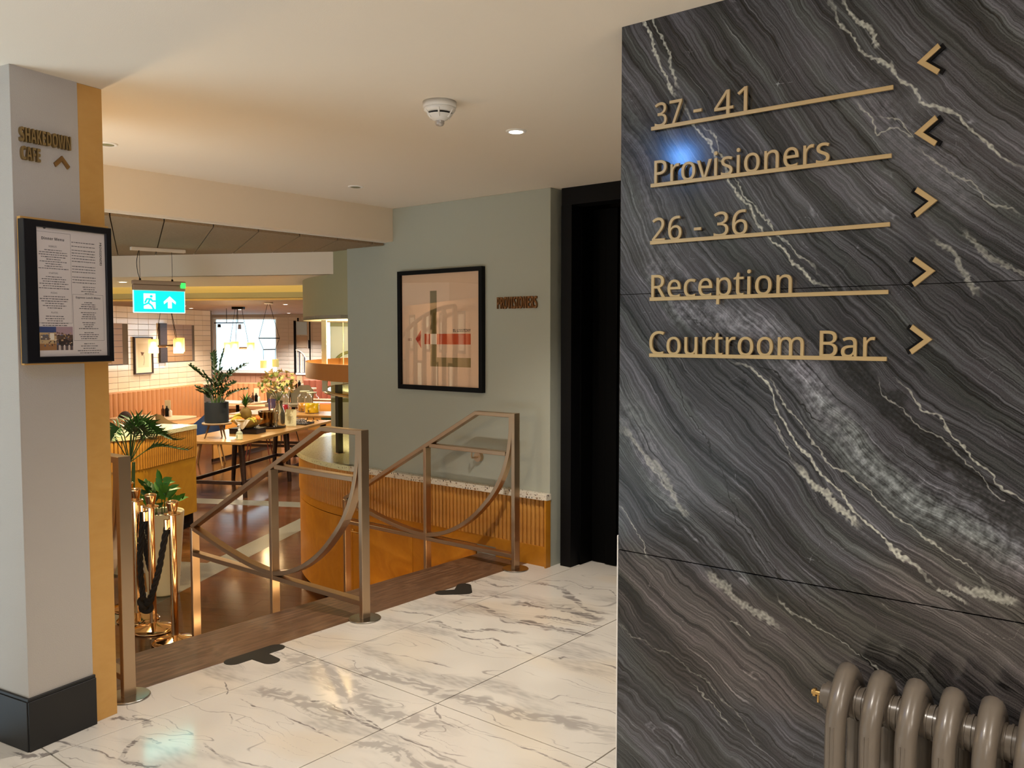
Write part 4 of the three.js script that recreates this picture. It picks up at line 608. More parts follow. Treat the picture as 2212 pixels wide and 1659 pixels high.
{ const t = RT('booth_partition', 'rounded beige booth end with amber boards behind the palm', 'partition', [-10.0, FLOOR2, 13.1]); P(t, 'curved_end', mUV(Ex((() => { const s = new THREE.Shape(); s.moveTo(-.3, 0); s.lineTo(.35, 0); s.lineTo(.35, .7); s.quadraticCurveTo(.33, 1.05, 0, 1.08); s.lineTo(-.3, 1.08); s.closePath(); return s; })(), .05, .01)), M({ color: '#b8a47c', roughness: .6 })); for (let k = 0; k < 4; k++) P(t, 'amber_board', B(.09, 1.0, .03, -.34 + k * .1, .52, .08, .004), mat.yellowWood); P(t, 'cap', B(.42, .04, .14, -.2, 1.08, .08, .006), mat.terrazzoPale); }
// ----- leaves -----
function leafG(l, w, bend = .2) { const s = [], n = 6; const pos = [], idx = []; for (let i = 0; i <= n; i++) { const t = i / n, ww = w * Math.sin(Math.PI * Math.pow(t, .75)) + .0006, y = l * t, z = -bend * l * t * t; pos.push(-ww / 2, y, z + ww * .18, 0, y, z, ww / 2, y, z + ww * .18); if (i < n) { const k = i * 3; idx.push(k, k + 1, k + 3, k + 1, k + 4, k + 3, k + 1, k + 2, k + 4, k + 2, k + 5, k + 4); } } const g = new THREE.BufferGeometry(); g.setAttribute('position', new THREE.Float32BufferAttribute(pos, 3)); g.setAttribute('uv', new THREE.Float32BufferAttribute(new Array(pos.length / 3 * 2).fill(0), 2)); g.setIndex(idx); g.computeVertexNormals(); return g; }
for (const k of ['leafDark', 'leaf', 'leafBright']) mat[k].side = THREE.DoubleSide;
const zzLeaf = leafG(.082, .034, .15);
function zzStem(t, base, tip, n, m = mat.leafDark, lg = zzLeaf, sc = 1, r = .011) {
  const mid = [(base[0] * .55 + tip[0] * .45) * .8, base[1] + (tip[1] - base[1]) * .68, (base[2] * .55 + tip[2] * .45) * .8], c = new THREE.CatmullRomCurve3([base, mid, tip].map(V3));
  const st = P(t, 'stem', new THREE.TubeGeometry(c, 14, r * .6, 6), mat.stem);
  for (let i = 0; i < n; i++) { const u = .32 + .66 * i / (n - 1), p = c.getPoint(Math.min(u, .995)), d = c.getTangent(Math.min(u, .995)); const side = new THREE.Vector3(-d.z, .15, d.x).normalize().multiplyScalar(i % 2 ? 1 : -1); if (Math.hypot(d.x, d.z) < .12) side.set(i % 2 ? 1 : -1, .2, .3 * (rnd() - .5)).normalize(); const dir = side.multiplyScalar(.85).add(d.clone().multiplyScalar(.75)).normalize(); const l = P(st, 'leaf', lg, m); l.position.copy(p); l.quaternion.setFromUnitVectors(new THREE.Vector3(0, 1, 0), dir); l.rotateY(rr(-.8, .8)); l.scale.setScalar(sc * rr(.8, 1.1) * (i > n - 3 ? .8 : 1)); }
}
{
  const st = RT('plant_stand', 'small round three legged stand on the table holding the dark pot', 'stand', [-6.45, TOP1, 11.22]); P(st, 'round_top', La([[0, .2], [.2, .2], [.205, .212], [.2, .225], [0, .225]], 36), M({ color: '#8c7350', roughness: .5 })); for (const a of [.3, 2.5, 4.6]) P(st, 'leg', Bar([.17 * Math.cos(a), 0, .17 * Math.sin(a)], [.1 * Math.cos(a), .2, .1 * Math.sin(a)], .009, .016), M({ color: '#6e5636' }));
  const t = RT('potted_plant', 'dark green glossy leaved plant in a black cylinder pot on the stand', 'plant', [-6.45, TOP1 + .226, 11.22]); P(t, 'pot', La([[0, 0], [.16, 0], [.165, .01], [.165, .29], [.155, .29], [.15, .25], [0, .25]], 40), mat.potDark); P(t, 'soil', Cy(.15, .15, .01, 0, .256, 0, 24), mat.soil);
  for (const [dx, y, dz, n] of [[-.36, .82, .05, 16], [-.26, .52, .1, 14], [-.04, 1.0, 0, 18], [.1, 1.02, -.05, 16], [.28, .76, .05, 14], [.46, .84, 0, 15], [.36, .6, .15, 14], [.54, .5, .1, 18], [-.34, .46, -.1, 14], [-.13, .72, .1, 14], [.18, .7, .12, 14], [.04, .6, .15, 12], [-.05, .48, .12, 10], [.22, .5, .12, 12]]) zzStem(t, [dx * .15, .25, dz * .2], [dx, y, dz], n);
}
function frond(t, base, ang, reach, rise, m) { // palm frond: arching rib with narrow leaflets
  const c = new THREE.CatmullRomCurve3([V3(base), new THREE.Vector3(base[0] + Math.cos(ang) * reach * .45, base[1] + rise, base[2] + Math.sin(ang) * reach * .45), new THREE.Vector3(base[0] + Math.cos(ang) * reach, base[1] + rise * .75, base[2] + Math.sin(ang) * reach)]);
  const list = [new THREE.TubeGeometry(c, 12, .005, 5)], lg = leafG(.2, .02, .25); for (let i = 0; i < 22; i++) { const u = .3 + .69 * i / 21, p = c.getPoint(u), d = c.getTangent(u), side = new THREE.Vector3(-d.z, .05, d.x).normalize().multiplyScalar(i % 2 ? 1 : -1), dir = side.add(d.clone().multiplyScalar(1.1)).normalize(); const g = lg.clone(); g.scale(1, 1.15 - .6 * u, 1); g.applyQuaternion(new THREE.Quaternion().setFromUnitVectors(new THREE.Vector3(0, 1, 0), dir)); g.translate(p.x, p.y, p.z); list.push(g); } P(t, 'frond', list, m);
}
{
  const t = T('potted_palm', 'dark green palm in a tall pot behind the grey pillar', 'plant', [4.0, FLOOR2, -8.03]); P(t, 'pot', La([[0, 0], [.13, 0], [.18, .5], [.17, .5], [.16, .46], [0, .46]], 30), mat.potWhite); P(t, 'trunk', [Bar([0, .46, 0], [.02, 1.1, .02], .03, .02), Bar([.04, .46, .03], [.06, 1.05, .05], .02, .015)], mat.stem);
  for (const [a, re, ri] of [[-.2, .34, .34], [.35, .42, .26], [.9, .4, .3], [-.8, .34, .36], [1.6, .36, .34], [2.4, .4, .34], [3.4, .4, .28], [4.2, .34, .36], [.6, .5, .14], [5.4, .3, .4], [1.2, .3, .4]]) frond(t, [.03, 1.05, .03], a, re, ri, rnd() > .5 ? mat.leafDark : mat.leaf);
}
{
  const t = RT('potted_plant', 'leafy plant in a tall pale cream planter behind the rope stands', 'plant', [-4.42, FLOOR2, 6.75]); P(t, 'planter', La([[0, 0], [.115, 0], [.13, .02], [.185, .72], [.18, .73], [.17, .72], [.165, .68], [0, .68]], 40), mat.potWhite); P(t, 'soil', Cy(.16, .16, .01, 0, .685, 0, 24), mat.soil);
  const lg = leafG(.13, .06, .2); for (const [dx, y, dz, n] of [[-.12, .98, .05, 9], [.02, 1.02, .02, 10], [.13, .95, .08, 9], [-.05, .9, .14, 8], [.18, .85, -.02, 8], [-.2, .88, 0, 8]]) zzStem(t, [dx * .3, .68, dz * .3], [dx, y, dz], n, rnd() > .4 ? mat.leaf : mat.leafBright, lg, .95, .008);
}
// ----- rope stands -----
function stanchion(label, p) {
  const t = T('rope_stand', label, 'rope stand', p, 0, undefined);
  P(t, 'base', La([[0, 0], [.16, 0], [.16, .012], [.13, .03], [.05, .045], [.026, .06], [0, .06]], 36), mat.copper); P(t, 'pole', Cy(.0255, .0255, .9, 0, .5, 0, 24), mat.copper);
  P(t, 'collar', La([[.026, .945], [.055, .95], [.06, .956], [.055, .962], [.026, .966]], 30), mat.copper); P(t, 'finial', La([[.026, .96], [.03, .97], [.036, 1.0], [.043, 1.035], [.044, 1.045], [.036, 1.052], [.012, 1.058], [0, 1.058]], 30), mat.copper); return t;
}
const ST = [[3.271, -5.878], [3.311, -6.264], [3.356, -6.584], [3.46, -6.9]];
['copper rope stand nearest the bronze railing, rightmost of the four', 'copper rope stand second from the railing, before the cream planter', 'copper rope stand third from the railing, beside the grey post', 'copper rope stand farthest from the railing, mostly behind the grey post'].forEach((l, i) => stanchion(l, [ST[i][0], FLOOR2, ST[i][1]]));
function rope(label, p, q, knot, low, o) {
  const c = new THREE.CatmullRomCurve3([p, off([mix(p[0], q[0], .12), mix(p[1], low, .55), mix(p[2], q[2], .12)], o, .7), off([mix(p[0], q[0], .42), low + .03, mix(p[2], q[2], .42)], o, 1), off([mix(p[0], q[0], .58), low + .02, mix(p[2], q[2], .58)], o, 1), off([mix(p[0], q[0], .86), mix(q[1], low, .55), mix(p[2], q[2], .86)], o, .7), q].map(V3)), N = 120, fr = c.computeFrenetFrames(N);
  const t = T('barrier_rope', label, 'rope', [0, 0, 0]); for (let s = 0; s < 3; s++) { const pts = []; for (let i = 0; i <= N; i++) { const a = i * .55 + s * 2.094, o = c.getPoint(i / N); o.addScaledVector(fr.normals[i], .0115 * Math.cos(a)).addScaledVector(fr.binormals[i], .0115 * Math.sin(a)); pts.push(o.toArray()); } P(t, 'strand', Tu(pts, .0125, 240, 6), mat.rope); }
  for (const e of [p, q]) P(t, 'end_ferrule', Cy(.02, .02, .07, e[0], e[1] + .02, e[2], 16), mat.copper, 'copper ferrule');
  if (knot) { const k = c.getPoint(.5); const kn = []; for (let i = 0; i < 40; i++) { const a = i / 40 * Math.PI * 2; kn.push([k.x + .045 * (Math.sin(a) + 2 * Math.sin(2 * a)) * .4, k.y + .045 * (Math.cos(a) - 2 * Math.cos(2 * a)) * .4, k.z - .045 * Math.sin(3 * a) * .6]); } P(t, 'knot', Tu(kn, .02, 120, 8, true), mat.rope); }
  return t;
}
const off = (v, o, k) => [v[0] + o[0] * k, v[1], v[2] + o[1] * k], hook = (i, dx, dz) => [ST[i][0] + dx, FLOOR2 + .86, ST[i][1] + dz];
rope('thick black rope with a knot hanging from the rightmost copper stand', hook(0, -.035, -.02), hook(2, .04, .035), true, FLOOR2 + .22, [-.09, .02]);
rope('thick black rope hanging between the two farther copper stands', hook(1, -.03, -.03), hook(3, .03, .04), false, FLOOR2 + .36, [.09, -.02]);
// ----- serving things -----
const on1 = (n, l, c, a, b, g, turn = 0) => RT(n, l, c, [a, TOP1, b], turn, g), on2 = (n, l, c, a, b, g) => RT(n, l, c, [a, .1, b], 0, g);
{
  let t = on1('soap_pump', 'clear hand sanitiser bottle with white pump at the table corner', 'bottle', -6.03, 11.08); P(t, 'bottle', La([[0, 0], [.042, 0], [.045, .006], [.045, .09], [.036, .115], [.016, .125], [.015, .135], [0, .135]], 28), MP({ color: '#e6ecc8', roughness: .08, transmission: .6, thickness: 0 })); P(t, 'label', La([[.0458, .02], [.0458, .085]], 28), M({ color: '#dfe6bd', roughness: .6 })); P(t, 'pump_collar', Cy(.017, .017, .025, 0, .146, 0), mat.white); P(t, 'pump_head', [Cy(.006, .006, .05, 0, .18, 0, 10), B(.02, .016, .05, 0, .21, .012, .004)], mat.white); P(t, 'label_mark', B(.008, .05, .002, -.012, .05, .046, 0), mat.leafDark);
  t = on1('display_riser', 'low black riser box under the fruit bowl', 'riser', -6.35, 11.92); P(t, 'box', B(.44, .07, .3, 0, .035, 0, .006), M({ color: '#221a18', roughness: .5 })); P(t, 'rim', B(.46, .012, .32, 0, .072, 0, .004), mat.black);
  t = RT('fruit_bowl', 'wide shallow olive bowl holding the fruit', 'bowl', [-6.35, TOP1 + .08, 11.92]); P(t, 'bowl', La([[0, 0], [.08, 0], [.12, .012], [.2, .08], [.225, .125], [.218, .128], [.19, .09], [.11, .03], [0, .022]], 44), M({ color: '#b09a58', roughness: .4 }));
  t = RT('napkin', 'cream cloth napkin hung over the front of the fruit bowl', 'napkin', [-6.35, TOP1 + .08, 11.92]); P(t, 'cloth', mUV(Ex([[-.13, .128], [.12, .13], [.02, .0], [-.01, -.02]].reverse(), .005, .001)), mat.cloth).position.set(.03, .01, .205);
  t = RT('pineapple', 'whole pineapple with a spiky crown standing in the fruit bowl', 'fruit', [-6.42, TOP1 + .13, 12.0]);
  const body = new THREE.SphereGeometry(1, 30, 24), p = body.attributes.position; for (let i = 0; i < p.count; i++) { const x = p.getX(i), y = p.getY(i), z = p.getZ(i), a = Math.atan2(z, x), k = 1 + .07 * Math.abs(Math.sin(a * 7 + y * 7)) * Math.abs(Math.sin(a * 7 - y * 7)); p.setXYZ(i, x * .085 * k, y * .115 + .14, z * .085 * k); } body.computeVertexNormals(); P(t, 'body', body, M({ color: '#7f6424', roughness: .7 }));
  const lf = leafG(.2, .03, .35); for (let i = 0; i < 26; i++) { const m = P(t, 'crown_leaf', lf, i % 3 ? mat.leaf : mat.leafBright), tl = .12 + .75 * (i / 26); m.position.set(0, .235 + .05 * (1 - i / 26), 0); m.rotation.set(0, i * 2.4, 0); m.rotateX(-tl * .8); m.scale.setScalar(rr(.7, 1.1) * (1 - .25 * i / 26)); }
  const ban = () => { const c = []; for (let i = 0; i <= 8; i++) { const a = -.7 + 1.4 * i / 8; c.push([.13 * Math.sin(a), .13 * Math.cos(a) - .09, 0]); } return G([Tu(c, .021, 18, 8), Sp(.02, ...c[0], 1, 1, 1, 8), Bar(c[8], [c[8][0] + .02, c[8][1] - .015, 0], .014, .006, 6)]); };
  const bg = ban(), yb = M({ color: '#d9ac2c', roughness: .5 }), gb = M({ color: '#b8b23a', roughness: .5 });
  for (const [i, [dx, y, dz, ry, m, l]] of [[-.12, .15, .1, .4, yb, 'ripe yellow banana at the left front of the fruit bowl'], [-.14, .17, .04, .9, yb, 'ripe banana behind the left front banana'], [.1, .16, .1, -.5, gb, 'greenish banana at the right front of the bowl'], [.13, .17, .05, -.8, yb, 'yellow banana right of the pineapple'], [-.13, .21, -.02, .2, gb, 'greenish banana at the left back of the bowl']].entries()) { const b = RT('banana', l, 'fruit', [-6.35 + dx, TOP1 + .08 + y - .06, 11.92 - dz], ry); P(b, 'peel', bg, m); }
  for (const [dx, dz, y, l] of [[-.02, .13, .12, 'orange at the front of the fruit bowl between the bananas'], [.15, -.02, .15, 'orange at the right side of the fruit bowl'], [.19, .04, .14, 'rightmost orange at the rim of the fruit bowl'], [-.09, .13, .11, 'orange under the left bananas']]) { const o = RT('orange', l, 'fruit', [-6.35 + dx, TOP1 + .08 + y, 11.92 - dz]); P(o, 'peel', Sp(.038, 0, 0, 0, 1, .94, 1, 20), M({ color: '#d8792a', roughness: .55 })); P(o, 'stalk', Cy(.004, .004, .004, 0, .036, 0, 6), mat.stem); }
  t = on1('serving_tray', 'dark round tray under the metal ice bucket', 'tray', -6.36, 12.66); P(t, 'tray', La([[0, 0], [.235, 0], [.245, .03], [.24, .035], [.23, .012], [0, .01]], 40), M({ color: '#1e1518', roughness: .4 }));
  t = RT('ice_bucket', 'shiny bronze metal bucket left of the glass jug', 'bucket', [-6.44, TOP1 + .012, 12.7]); P(t, 'bucket', La([[0, 0], [.1, 0], [.118, .02], [.128, .24], [.131, .245], [.124, .245], [.112, .02], [0, .01]], 40), MP({ color: '#8c6a42', metalness: 1, roughness: .14 })); P(t, 'rim', La([[.126, .238], [.134, .244], [.126, .25]], 36), mat.chrome);
  t = RT('flower_vase', 'ribbed silver jug vase in front of the cream bouquet', 'vase', [-6.2, TOP1 + .012, 12.66]); P(t, 'vase', La([[0, 0], [.07, 0], [.085, .04], [.09, .18], [.08, .26], [.05, .34], [.055, .4], [.06, .42], [.055, .42], [.045, .34], [.07, .26], [0, .02]], 40), MP({ color: '#cfc4a4', metalness: .9, roughness: .16 })); P(t, 'spoon', [Tu([[.02, .24, .1], [.0, .12, .105], [.01, .0, .12]], .007, 16, 8), Sp(.024, .015, .25, .1, 1, 1.3, .4, 12)], mat.chrome);
  t = RT('bouquet', 'loose bouquet of cream and green blossoms in the silver jug', 'flowers', [-6.25, TOP1 + .4, 12.72]);
  const petal = leafG(.05, .034, .3); for (let i = 0; i < 12; i++) { const a = i * 2.4, r = .1 + .012 * i; P(t, 'stem', Tu([[0, 0, 0], [r * .4 * Math.cos(a), .12, r * .4 * Math.sin(a)], [r * Math.cos(a), .24 + .02 * (i % 4), r * Math.sin(a)]], .004, 8, 5), mat.stem); }
  const cr = [M({ color: '#e6d98c', roughness: .7, side: 2 }), M({ color: '#d8cf7e', roughness: .7, side: 2 }), M({ color: '#e0b888', roughness: .7, side: 2 }), M({ color: '#a8ab58', roughness: .7, side: 2 })], bl = cr.map(() => { const g = []; for (let k = 0; k < 6; k++) { const q = petal.clone(); q.rotateX(-.9); q.rotateY(k * 1.047 + rnd() * .4); g.push(q); } return G(g); });
  for (let i = 0; i < 64; i++) { const a = i * 2.39996, v = 1 - 1.8 * (i + .5) / 64, rad = Math.sqrt(Math.max(0, 1 - v * v)), s = .26 * rr(.75, 1.05), k = i % 4; const m = P(t, 'blossom', bl[k], cr[k]); m.position.set(s * rad * Math.cos(a) * 1.15, .3 + s * v * .85, s * rad * Math.sin(a)); m.rotation.set(rr(-1, 1), rnd() * 6, rr(-1, 1)); m.scale.setScalar(rr(.8, 1.35)); }
  for (let i = 0; i < 22; i++) { const a = i * 2.7, m = P(t, 'leaf', petal, i % 2 ? mat.leaf : mat.leafBright); m.position.set(.24 * Math.cos(a) * rr(.6, 1.2), .2 + .2 * rnd(), .24 * Math.sin(a) * rr(.6, 1.2)); m.rotation.set(rr(-1.5, .3), a, 0); m.scale.setScalar(rr(1, 1.8)); }
  t = on1('notice_card', 'cream standing card with small print on the long table', 'card', -6.16, 12.97, undefined, .1); const cp = canvas(256, 384, (c, w, h) => { c.fillStyle = '#e9e3b8'; c.fillRect(0, 0, w, h); c.fillStyle = '#6a6a4a'; c.beginPath(); c.arc(w * .5, h * .3, 9, 0, 7); c.fill(); for (let i = 0; i < 11; i++) c.fillRect(w * .28 - (i * 13 % 17), h * .4 + i * 17, w * .44 + (i * 7 % 23), 5); }); P(t, 'card', B(.185, .27, .006, 0, .134, 0, .001), M({ color: '#e9e3b8' })).rotation.x = -.12; const cf = new THREE.PlaneGeometry(.18, .265); cf.translate(0, .134, .0036); P(t, 'card_print', cf, M({ map: cp })).rotation.x = -.12;
  t = on1('glass_tray', 'flat pale tray full of upturned tumblers right of the card', 'tray', -6.2, 13.25, undefined, 0); P(t, 'tray', B(.5, .012, .34, 0, .008, 0, .004), mat.steel); P(t, 'tray_rim', [B(.5, .02, .01, 0, .018, .165), B(.5, .02, .01, 0, .018, -.165), B(.01, .02, .34, .245, .018, 0), B(.01, .02, .34, -.245, .018, 0)], mat.black);
  const gl = La([[.03, 0], [.036, .085], [.033, .085], [.028, .004], [0, .004], [0, 0], [.03, 0]], 20); for (let i = 0; i < 10; i++) { const g = on1('tumbler', 'small clear tumbler standing on the pale tray', 'glass', -6.36 + .078 * (i % 5), 13.18 + .09 * Math.floor(i / 5), 'tumblers on the pale tray'); g.position.y += .018; P(g, 'glass', gl, mat.glassSolid); }
  for (let i = 0; i < 3; i++) { const g = on1('spoon', 'small dark spoon lying at the far right of the long table', 'spoon', -6.12 + .02 * i, 13.6 + .13 * i, 'spoons at the far end of the long table', .6); P(g, 'spoon', [B(.012, .004, .12, 0, .003, 0, .001), Sp(.018, 0, .005, -.07, 1, .3, 1.4, 10)], mat.black); }
}
// drink jars
{
  const liquids = [['#e8e8e0', .05, 'clear glass drink jar almost empty behind the bouquet, leftmost of four'], ['#a01028', .15, 'glass drink jar with red juice, second of four'], ['#b07a18', .17, 'glass drink jar with amber juice, third of four'], ['#d8b410', .19, 'glass drink jar with yellow juice, rightmost of four']], as = [-7.6, -7.36, -7.06, -6.77], bs = [15.45, 15.2, 15.5, 15.17];
  liquids.forEach(([c, h, l], i) => {
    const t = on2('drink_jar', l, 'jar', as[i], bs[i]), w = i === 1 ? .105 : .14; if (i === 0) t.position.y += 0;
    P(t, 'glass_jar', La([[0, 0], [w * .9, 0], [w, .015], [w, .27], [w * .86, .315], [w * .62, .335], [w * .62, .385], [w * .6, .385], [w * .59, .335], [w * .83, .31], [w - .006, .265], [w - .006, .018], [0, .008]], 36), MP({ color: '#ffffff', transmission: 1, thickness: 0, roughness: .02, ior: 1.35 }));
    P(t, 'juice', La([[0, .012], [w - .012, .014], [w - .009, .03], [w - .009, h], [0, h]], 32), MP({ color: c, roughness: .25 })); P(t, 'lid', La([[w * .64, .38], [w * .66, .39], [w * .66, .402], [0, .405]], 30), M({ color: '#a8a88a', roughness: .35 })); P(t, 'tap', [Cy(.012, .012, .05, 0, .05, w + .02, 10), B(.012, .05, .02, 0, .06, w + .03, .003)], mat.steel);
  });
  let t = RT('wooden_crate', 'small wooden crate on the far right table', 'box', [-5.75, .1, 16.1]); P(t, 'crate_side', [B(.36, .12, .016, 0, .06, .1), B(.36, .12, .016, 0, .06, -.1), B(.016, .12, .2, .17, .06, 0), B(.016, .12, .2, -.17, .06, 0)], mat.darkWood); P(t, 'crate_base', B(.34, .012, .19, 0, .01, 0, 0), mat.darkWood);
  for (const [a, b, y, g] of [[-9.75, 13.85, .085, 0], [-9.75, 17.1, .115, 1], [-9.2, 17.3, .115, 2], [-8.75, 18.0, .355, 3]]) { t = RT('folded_napkin', ['dark napkin folded on the cafe table left of the plant', 'dark napkin folded just right of the plant pot', 'dark napkin folded on the far cafe table beside the card holder', 'dark napkin on the white topped far table'][g], 'napkin', [a, y, b]); P(t, 'cloth', La([[0, 0], [.12, 0], [.125, .02], [.09, .075], [.05, .11], [.012, .12], [0, .115]], 7), M({ color: '#34221e', roughness: .9 })); }
  const cruet = (label, a, y, b, turn = 0) => { const s = RT('table_caddy', label, 'caddy', [a, y, b], turn); P(s, 'card', B(.12, .18, .004, 0, .2, -.04, 0), mat.cloth); P(s, 'dark_bottle', La([[0, 0], [.035, 0], [.035, .13], [.012, .16], [.012, .19], [0, .19]], 16), mat.black).position.set(.02, 0, .02); P(s, 'sauce_bottle', La([[0, 0], [.03, 0], [.03, .12], [.012, .15], [.012, .2], [0, .2]], 16), M({ color: '#4a2c1c', roughness: .2 })).position.set(-.06, 0, .02); P(s, 'salt_pot', La([[0, 0], [.03, 0], [.03, .1], [0, .12]], 16), mat.white).position.set(.09, 0, .02); return s; };
  cruet('sauce bottles and a menu card on the cafe table left of the plant', -9.22, .085, 14.3); cruet('small white card holder on the far cafe table', -9.12, .115, 17.5); cruet('bottles and a white napkin holder behind the grey chairs', -8.5, .355, 18.35);
}
// ---------- lamps ----------
{
  const t = T('exit_sign', 'glowing turquoise exit sign with running figure and arrow hanging from the ceiling', 'sign', [3.612, 0, -6.62], -11.4 * D2R);
  P(t, 'ceiling_plate', B(.42, .026, .05, 0, 2.237, 0, .003), mat.cream); for (const x of [-.145, .105]) P(t, 'suspension_wire', Bar([x, 1.995, 0], [x, 2.23, 0], .0016, .0016, 6), mat.black);
  P(t, 'power_cable', Tu([[-.15, 2.23, .005], [-.17, 2.14, .01], [-.165, 2.06, .01], [-.145, 1.995, 0]], .0025, 16, 6), mat.black); for (const x of [-.145, .105]) P(t, 'wire_gland', Cy(.007, .009, .02, x, 1.996, 0, 10), mat.black);
  P(t, 'housing', [B(.408, .03, .06, 0, 1.975, 0, .006), B(.408, .05, .045, 0, 1.935, 0, .01)], M({ color: '#b09a86', roughness: .4, metalness: .3 })); P(t, 'status_lamp', B(.04, .045, .062, .182, 1.958, 0, .004), glow(new THREE.Color(.05, 1, .12), 1.6));
  const art = canvas(512, 240, (c, w, h) => { c.fillStyle = '#00e6e2'; c.fillRect(0, 0, w, h); c.fillStyle = '#f4ffff'; c.fillRect(95, 30, 120, 175); c.fillStyle = '#00e6e2'; c.beginPath(); c.arc(172, 62, 14, 0, 7); c.fill(); c.strokeStyle = '#00e6e2'; c.lineWidth = 17; c.lineCap = 'round'; c.lineJoin = 'round'; c.beginPath(); c.moveTo(110, 130); c.lineTo(128, 92); c.lineTo(168, 92); c.lineTo(182, 116); c.lineTo(214, 116); c.moveTo(158, 96); c.lineTo(140, 140); c.lineTo(98, 160); c.lineTo(75, 158); c.moveTo(142, 138); c.lineTo(176, 168); c.lineTo(196, 212); c.stroke(); c.fillStyle = '#f4ffff'; c.beginPath(); c.moveTo(360, 55); c.lineTo(424, 120); c.lineTo(420, 150); c.lineTo(381, 118); c.lineTo(381, 195); c.lineTo(339, 195); c.lineTo(339, 118); c.lineTo(300, 150); c.lineTo(296, 120); c.closePath(); c.fill(); });
  P(t, 'lit_edge', B(.408, .182, .012, 0, 1.824, 0, .01), M({ color: '#e8ffff', emissive: new THREE.Color(.55, 1, 1), emissiveIntensity: .9 })); const f = new THREE.PlaneGeometry(.392, .168); f.translate(0, 1.825, .0072); P(t, 'sign_face', f, M({ color: 0x000000, emissive: 0xffffff, emissiveMap: art, emissiveIntensity: 1.25 }), 'turquoise lit sign face');
  const l = new THREE.RectAreaLight(new THREE.Color(.2, .95, .9), POWER.exit, .39, .165); l.position.set(0, 1.825, .012); l.rotation.y = Math.PI; t.add(l);
}
function cluster(label, p, arms, turn) {
  const t = RT('pendant_lamp', label, 'lamp', p, turn); const H = SLATC - p[1];
  P(t, 'ceiling_rose', [B(.24, .05, .09, 0, H - .025, 0, .006)], mat.black);
  arms.forEach(([x, y, z]) => {
    P(t, 'suspension_wire', Bar([x * .8, y + .1, z * .8], [x * .3, H - .05, z * .3], .004, .004, 5), mat.black); P(t, 'arm', Bar([0, 0, 0], [x, y, z], .02, .02, 10), M({ color: '#5a4028', roughness: .4, metalness: .4 }));
    const g = P(t, 'glass_shade', La([[.07, y - .11], [.075, y - .105], [.075, y + .11], [.07, y + .11]], 24, x, 0, z), MP({ color: '#ffe3b0', roughness: .6, transmission: .5, thickness: 0, side: THREE.DoubleSide })); P(t, 'bulb', La([[0, y - .075], [.04, y - .06], [.045, y], [.04, y + .06], [0, y + .075]], 16, x, 0, z), glow(new THREE.Color(1, .78, .42), 12));
    const l = new THREE.PointLight(new THREE.Color(1, .74, .42), POWER.pendant, 0, 2); l.position.set(x, y - .16, z); l.castShadow = true; l.shadow.radius = 2; t.add(l);
  });
}
cluster('brass pendant lamp with glowing cylinder shades before the brown mirror panel', [-7.9, 1.389, 12.3], [[-.2, 0, .05], [.23, 0, .05], [.12, .02, -.16]], 0);
cluster('brass pendant lamp with glowing cylinder shades before the bright window', [-8.52, 1.311, 15.7], [[-.24, 0, 0], [.25, 0, 0], [0, .02, .16]], 0);
{
  const t = RT('bar_pendant', 'two yellow shade pendant hung from a stepped wire frame by the window', 'lamp', [-6.9, 1.08, 13.75]); const H = SLATC - 1.08;
  P(t, 'ceiling_rose', La([[0, H - .03], [.07, H - .03], [.075, H], [0, H]], 24), mat.white); P(t, 'upper_bar', Bar([-.19, .43, 0], [.19, .43, 0], .009), mat.black); P(t, 'lower_bar', Bar([-.11, .235, 0], [.11, .24, 0], .009), mat.black);
  for (const s of [-1, 1]) { P(t, 'suspension_wire', [Bar([s * .02, H - .03, 0], [s * .19, .43, 0], .004, .004, 5), Bar([s * .19, .43, 0], [s * .11, .24, 0], .004, .004, 5), Bar([s * .11, .235, 0], [s * .11, .06, 0], .004, .004, 5)], mat.black); P(t, 'shade', La([[.057, -.07], [.055, .06], [.052, .06], [.054, -.07]], 24, s * .11, s * .012, 0), M({ color: '#d8c46a', roughness: .7, emissive: new THREE.Color(1, .85, .3), emissiveIntensity: .55, side: THREE.DoubleSide })); const l = new THREE.PointLight(AMBER, POWER.pendant * .5, 0, 2); l.position.set(s * .11, -.11, 0); l.castShadow = true; l.shadow.radius = 2; t.add(l); }
}
{
  const t = RT('track_light', 'thin black ceiling track with two small spot heads left of the window', 'lamp', [-9.2, 1.82, 16.55]); P(t, 'track', B(.66, .02, .03, 0, 0, 0, .003), mat.black); P(t, 'drop_rod', [Bar([-.05, 0, 0], [-.05, SLATC - 1.82, 0], .006), Bar([.2, 0, 0], [.2, SLATC - 1.82, 0], .006)], mat.black); P(t, 'spot_head', [Cy(.028, .034, .1, .24, -.08, 0, 16)], M({ color: '#6a6470', roughness: .4 })); P(t, 'spot_head', Cy(.03, .036, .07, -.22, -.06, 0, 16), mat.black); P(t, 'lens', Sp(.035, -.22, -.1, 0, 1, .6, 1, 14), glow(SOFT, 6));
}
{ // light that the restaurant's own cove strip gives
  const t = RT('cove_light', 'hidden yellow strip light along the ceiling recess', 'lamp', [-5, 2.5, 12.62]); P(t, 'strip', B(13, .012, .03, 0, .055, 0, .002), glow(new THREE.Color(1, .83, .4), 6)); P(t, 'channel', B(13.1, .02, .05, 0, .072, 0, .002), mat.white);
  const l = new THREE.RectAreaLight(new THREE.Color(1, .82, .4), POWER.cove, 13, .04); l.position.set(0, .045, 0); l.rotation.order = 'YXZ'; l.rotation.set(-Math.PI / 2 + .6, 0, 0); l.rotation.y = 0; t.add(l);
}
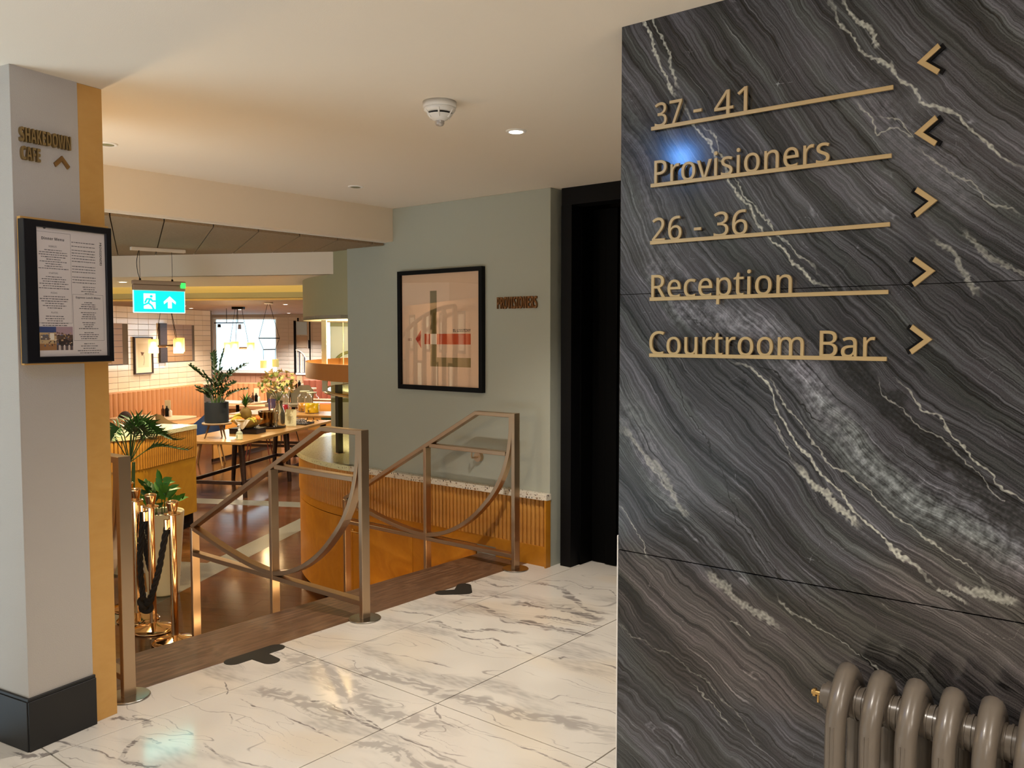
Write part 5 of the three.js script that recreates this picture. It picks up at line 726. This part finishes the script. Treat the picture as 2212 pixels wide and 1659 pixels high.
for (const [a, b, y] of [[-6.5, 9.6, 2.62], [-3.6, 9.9, 2.62], [-8.5, 10.8, 2.62], [-5.2, 11.6, 2.62], [-7.0, 14.6, SLATC], [-4.5, 14.4, SLATC], [-9.2, 14.9, SLATC], [-9.3, 17.2, SLATC], [-6.5, 17.6, SLATC], [-5.2, 7.4, 2.064], [-2.9, 7.5, 2.064], [-11.4, 19.6, SLATC], [-9.6, 20.2, SLATC], [-8.2, 19.7, SLATC], [-9.9, 16.3, SLATC]]) { const p = R(a, y, b); const t = downlight(p[0], p[2], y, 'added recessed spot in the restaurant ceiling', true, POWER.addedSpot * (y < 2.1 ? 1.3 : a < -9 && b < 19 ? .65 : b > 19 ? 1.8 : b < 10 ? 1.5 : 1), null, y < 2.1 ? new THREE.Color(1, .74, .42) : b > 19 ? SOFT : WARM); t.userData.group = 'added restaurant ceiling spots'; }  // spots added to brighten the tables, benches and far wall
{ // lit picture wall with a curved black stair frame that the print's glass mirrors
  const w = S('wall_picture', PHI); P(w, 'wall_face', B(5.2, 2.75, .12, -8.6, .69, -4.0, 0), M({ color: '#e2b48c', roughness: .7 }));
  const t = RT('curved_frame_screen', 'black arched upright frame standing against the picture wall outside the view', 'screen', [-8.6, FLOOR2, 4.35]); const arc = []; for (let i = 0; i <= 20; i++) { const u = i / 20; arc.push([-1.9 + 3.8 * u, 1.2 + 1.45 * Math.sqrt(Math.max(0, 1 - (1 - u) * (1 - u) * .98)), 0]); } P(t, 'curved_rail', Tu(arc, .03, 40, 8), mat.blackSoft); for (let i = 0; i < 9; i++) { const u = i / 8, h = 1.2 + 1.45 * Math.sqrt(Math.max(0, 1 - (1 - u) * (1 - u) * .98)); P(t, 'upright', B(.06, h, .05, -1.9 + 3.8 * u, h / 2, 0), mat.blackSoft); }
  for (let i = 0; i < 8; i++) { const t2 = RT('small_picture', 'small dark framed picture on the peach wall outside the view', 'picture', [-10.2 + .42 * i, .55 + .75 * (i % 2), 4.07], 0, 'pictures mirrored in the print glass'); P(t2, 'frame', mUV(Ex([[-.17, 0], [.17, 0], [.17, .6], [-.17, .6]], .03, .001, [[[-.13, .04], [.13, .04], [.13, .56], [-.13, .56]]])), mat.blackSoft); P(t2, 'print_sheet', B(.28, .54, .004, 0, .3, .008, 0), mat.cloth); }
  const p = R(-8.6, 2.0, 6.0); const l = T('picture_lamp', 'warm spot for the picture wall outside the view', 'lamp', p); P(l, 'head', La([[0, .06], [.04, .05], [.045, 0], [.0, 0]], 20), mat.black); P(l, 'lens', La([[0, -.004], [.04, -.002]], 20), glow(WARM, 8)); const s = new THREE.SpotLight(WARM, 30, 0, 60 * D2R, .6, 2); s.position.set(0, -.03, 0); const q = R(-8.6, .8, 4.0); s.target.position.set(q[0] - p[0], q[1] - p[1], q[2] - p[2]); s.castShadow = true; s.shadow.radius = 2; l.add(s, s.target);
}
renderer.render(scene, camera);
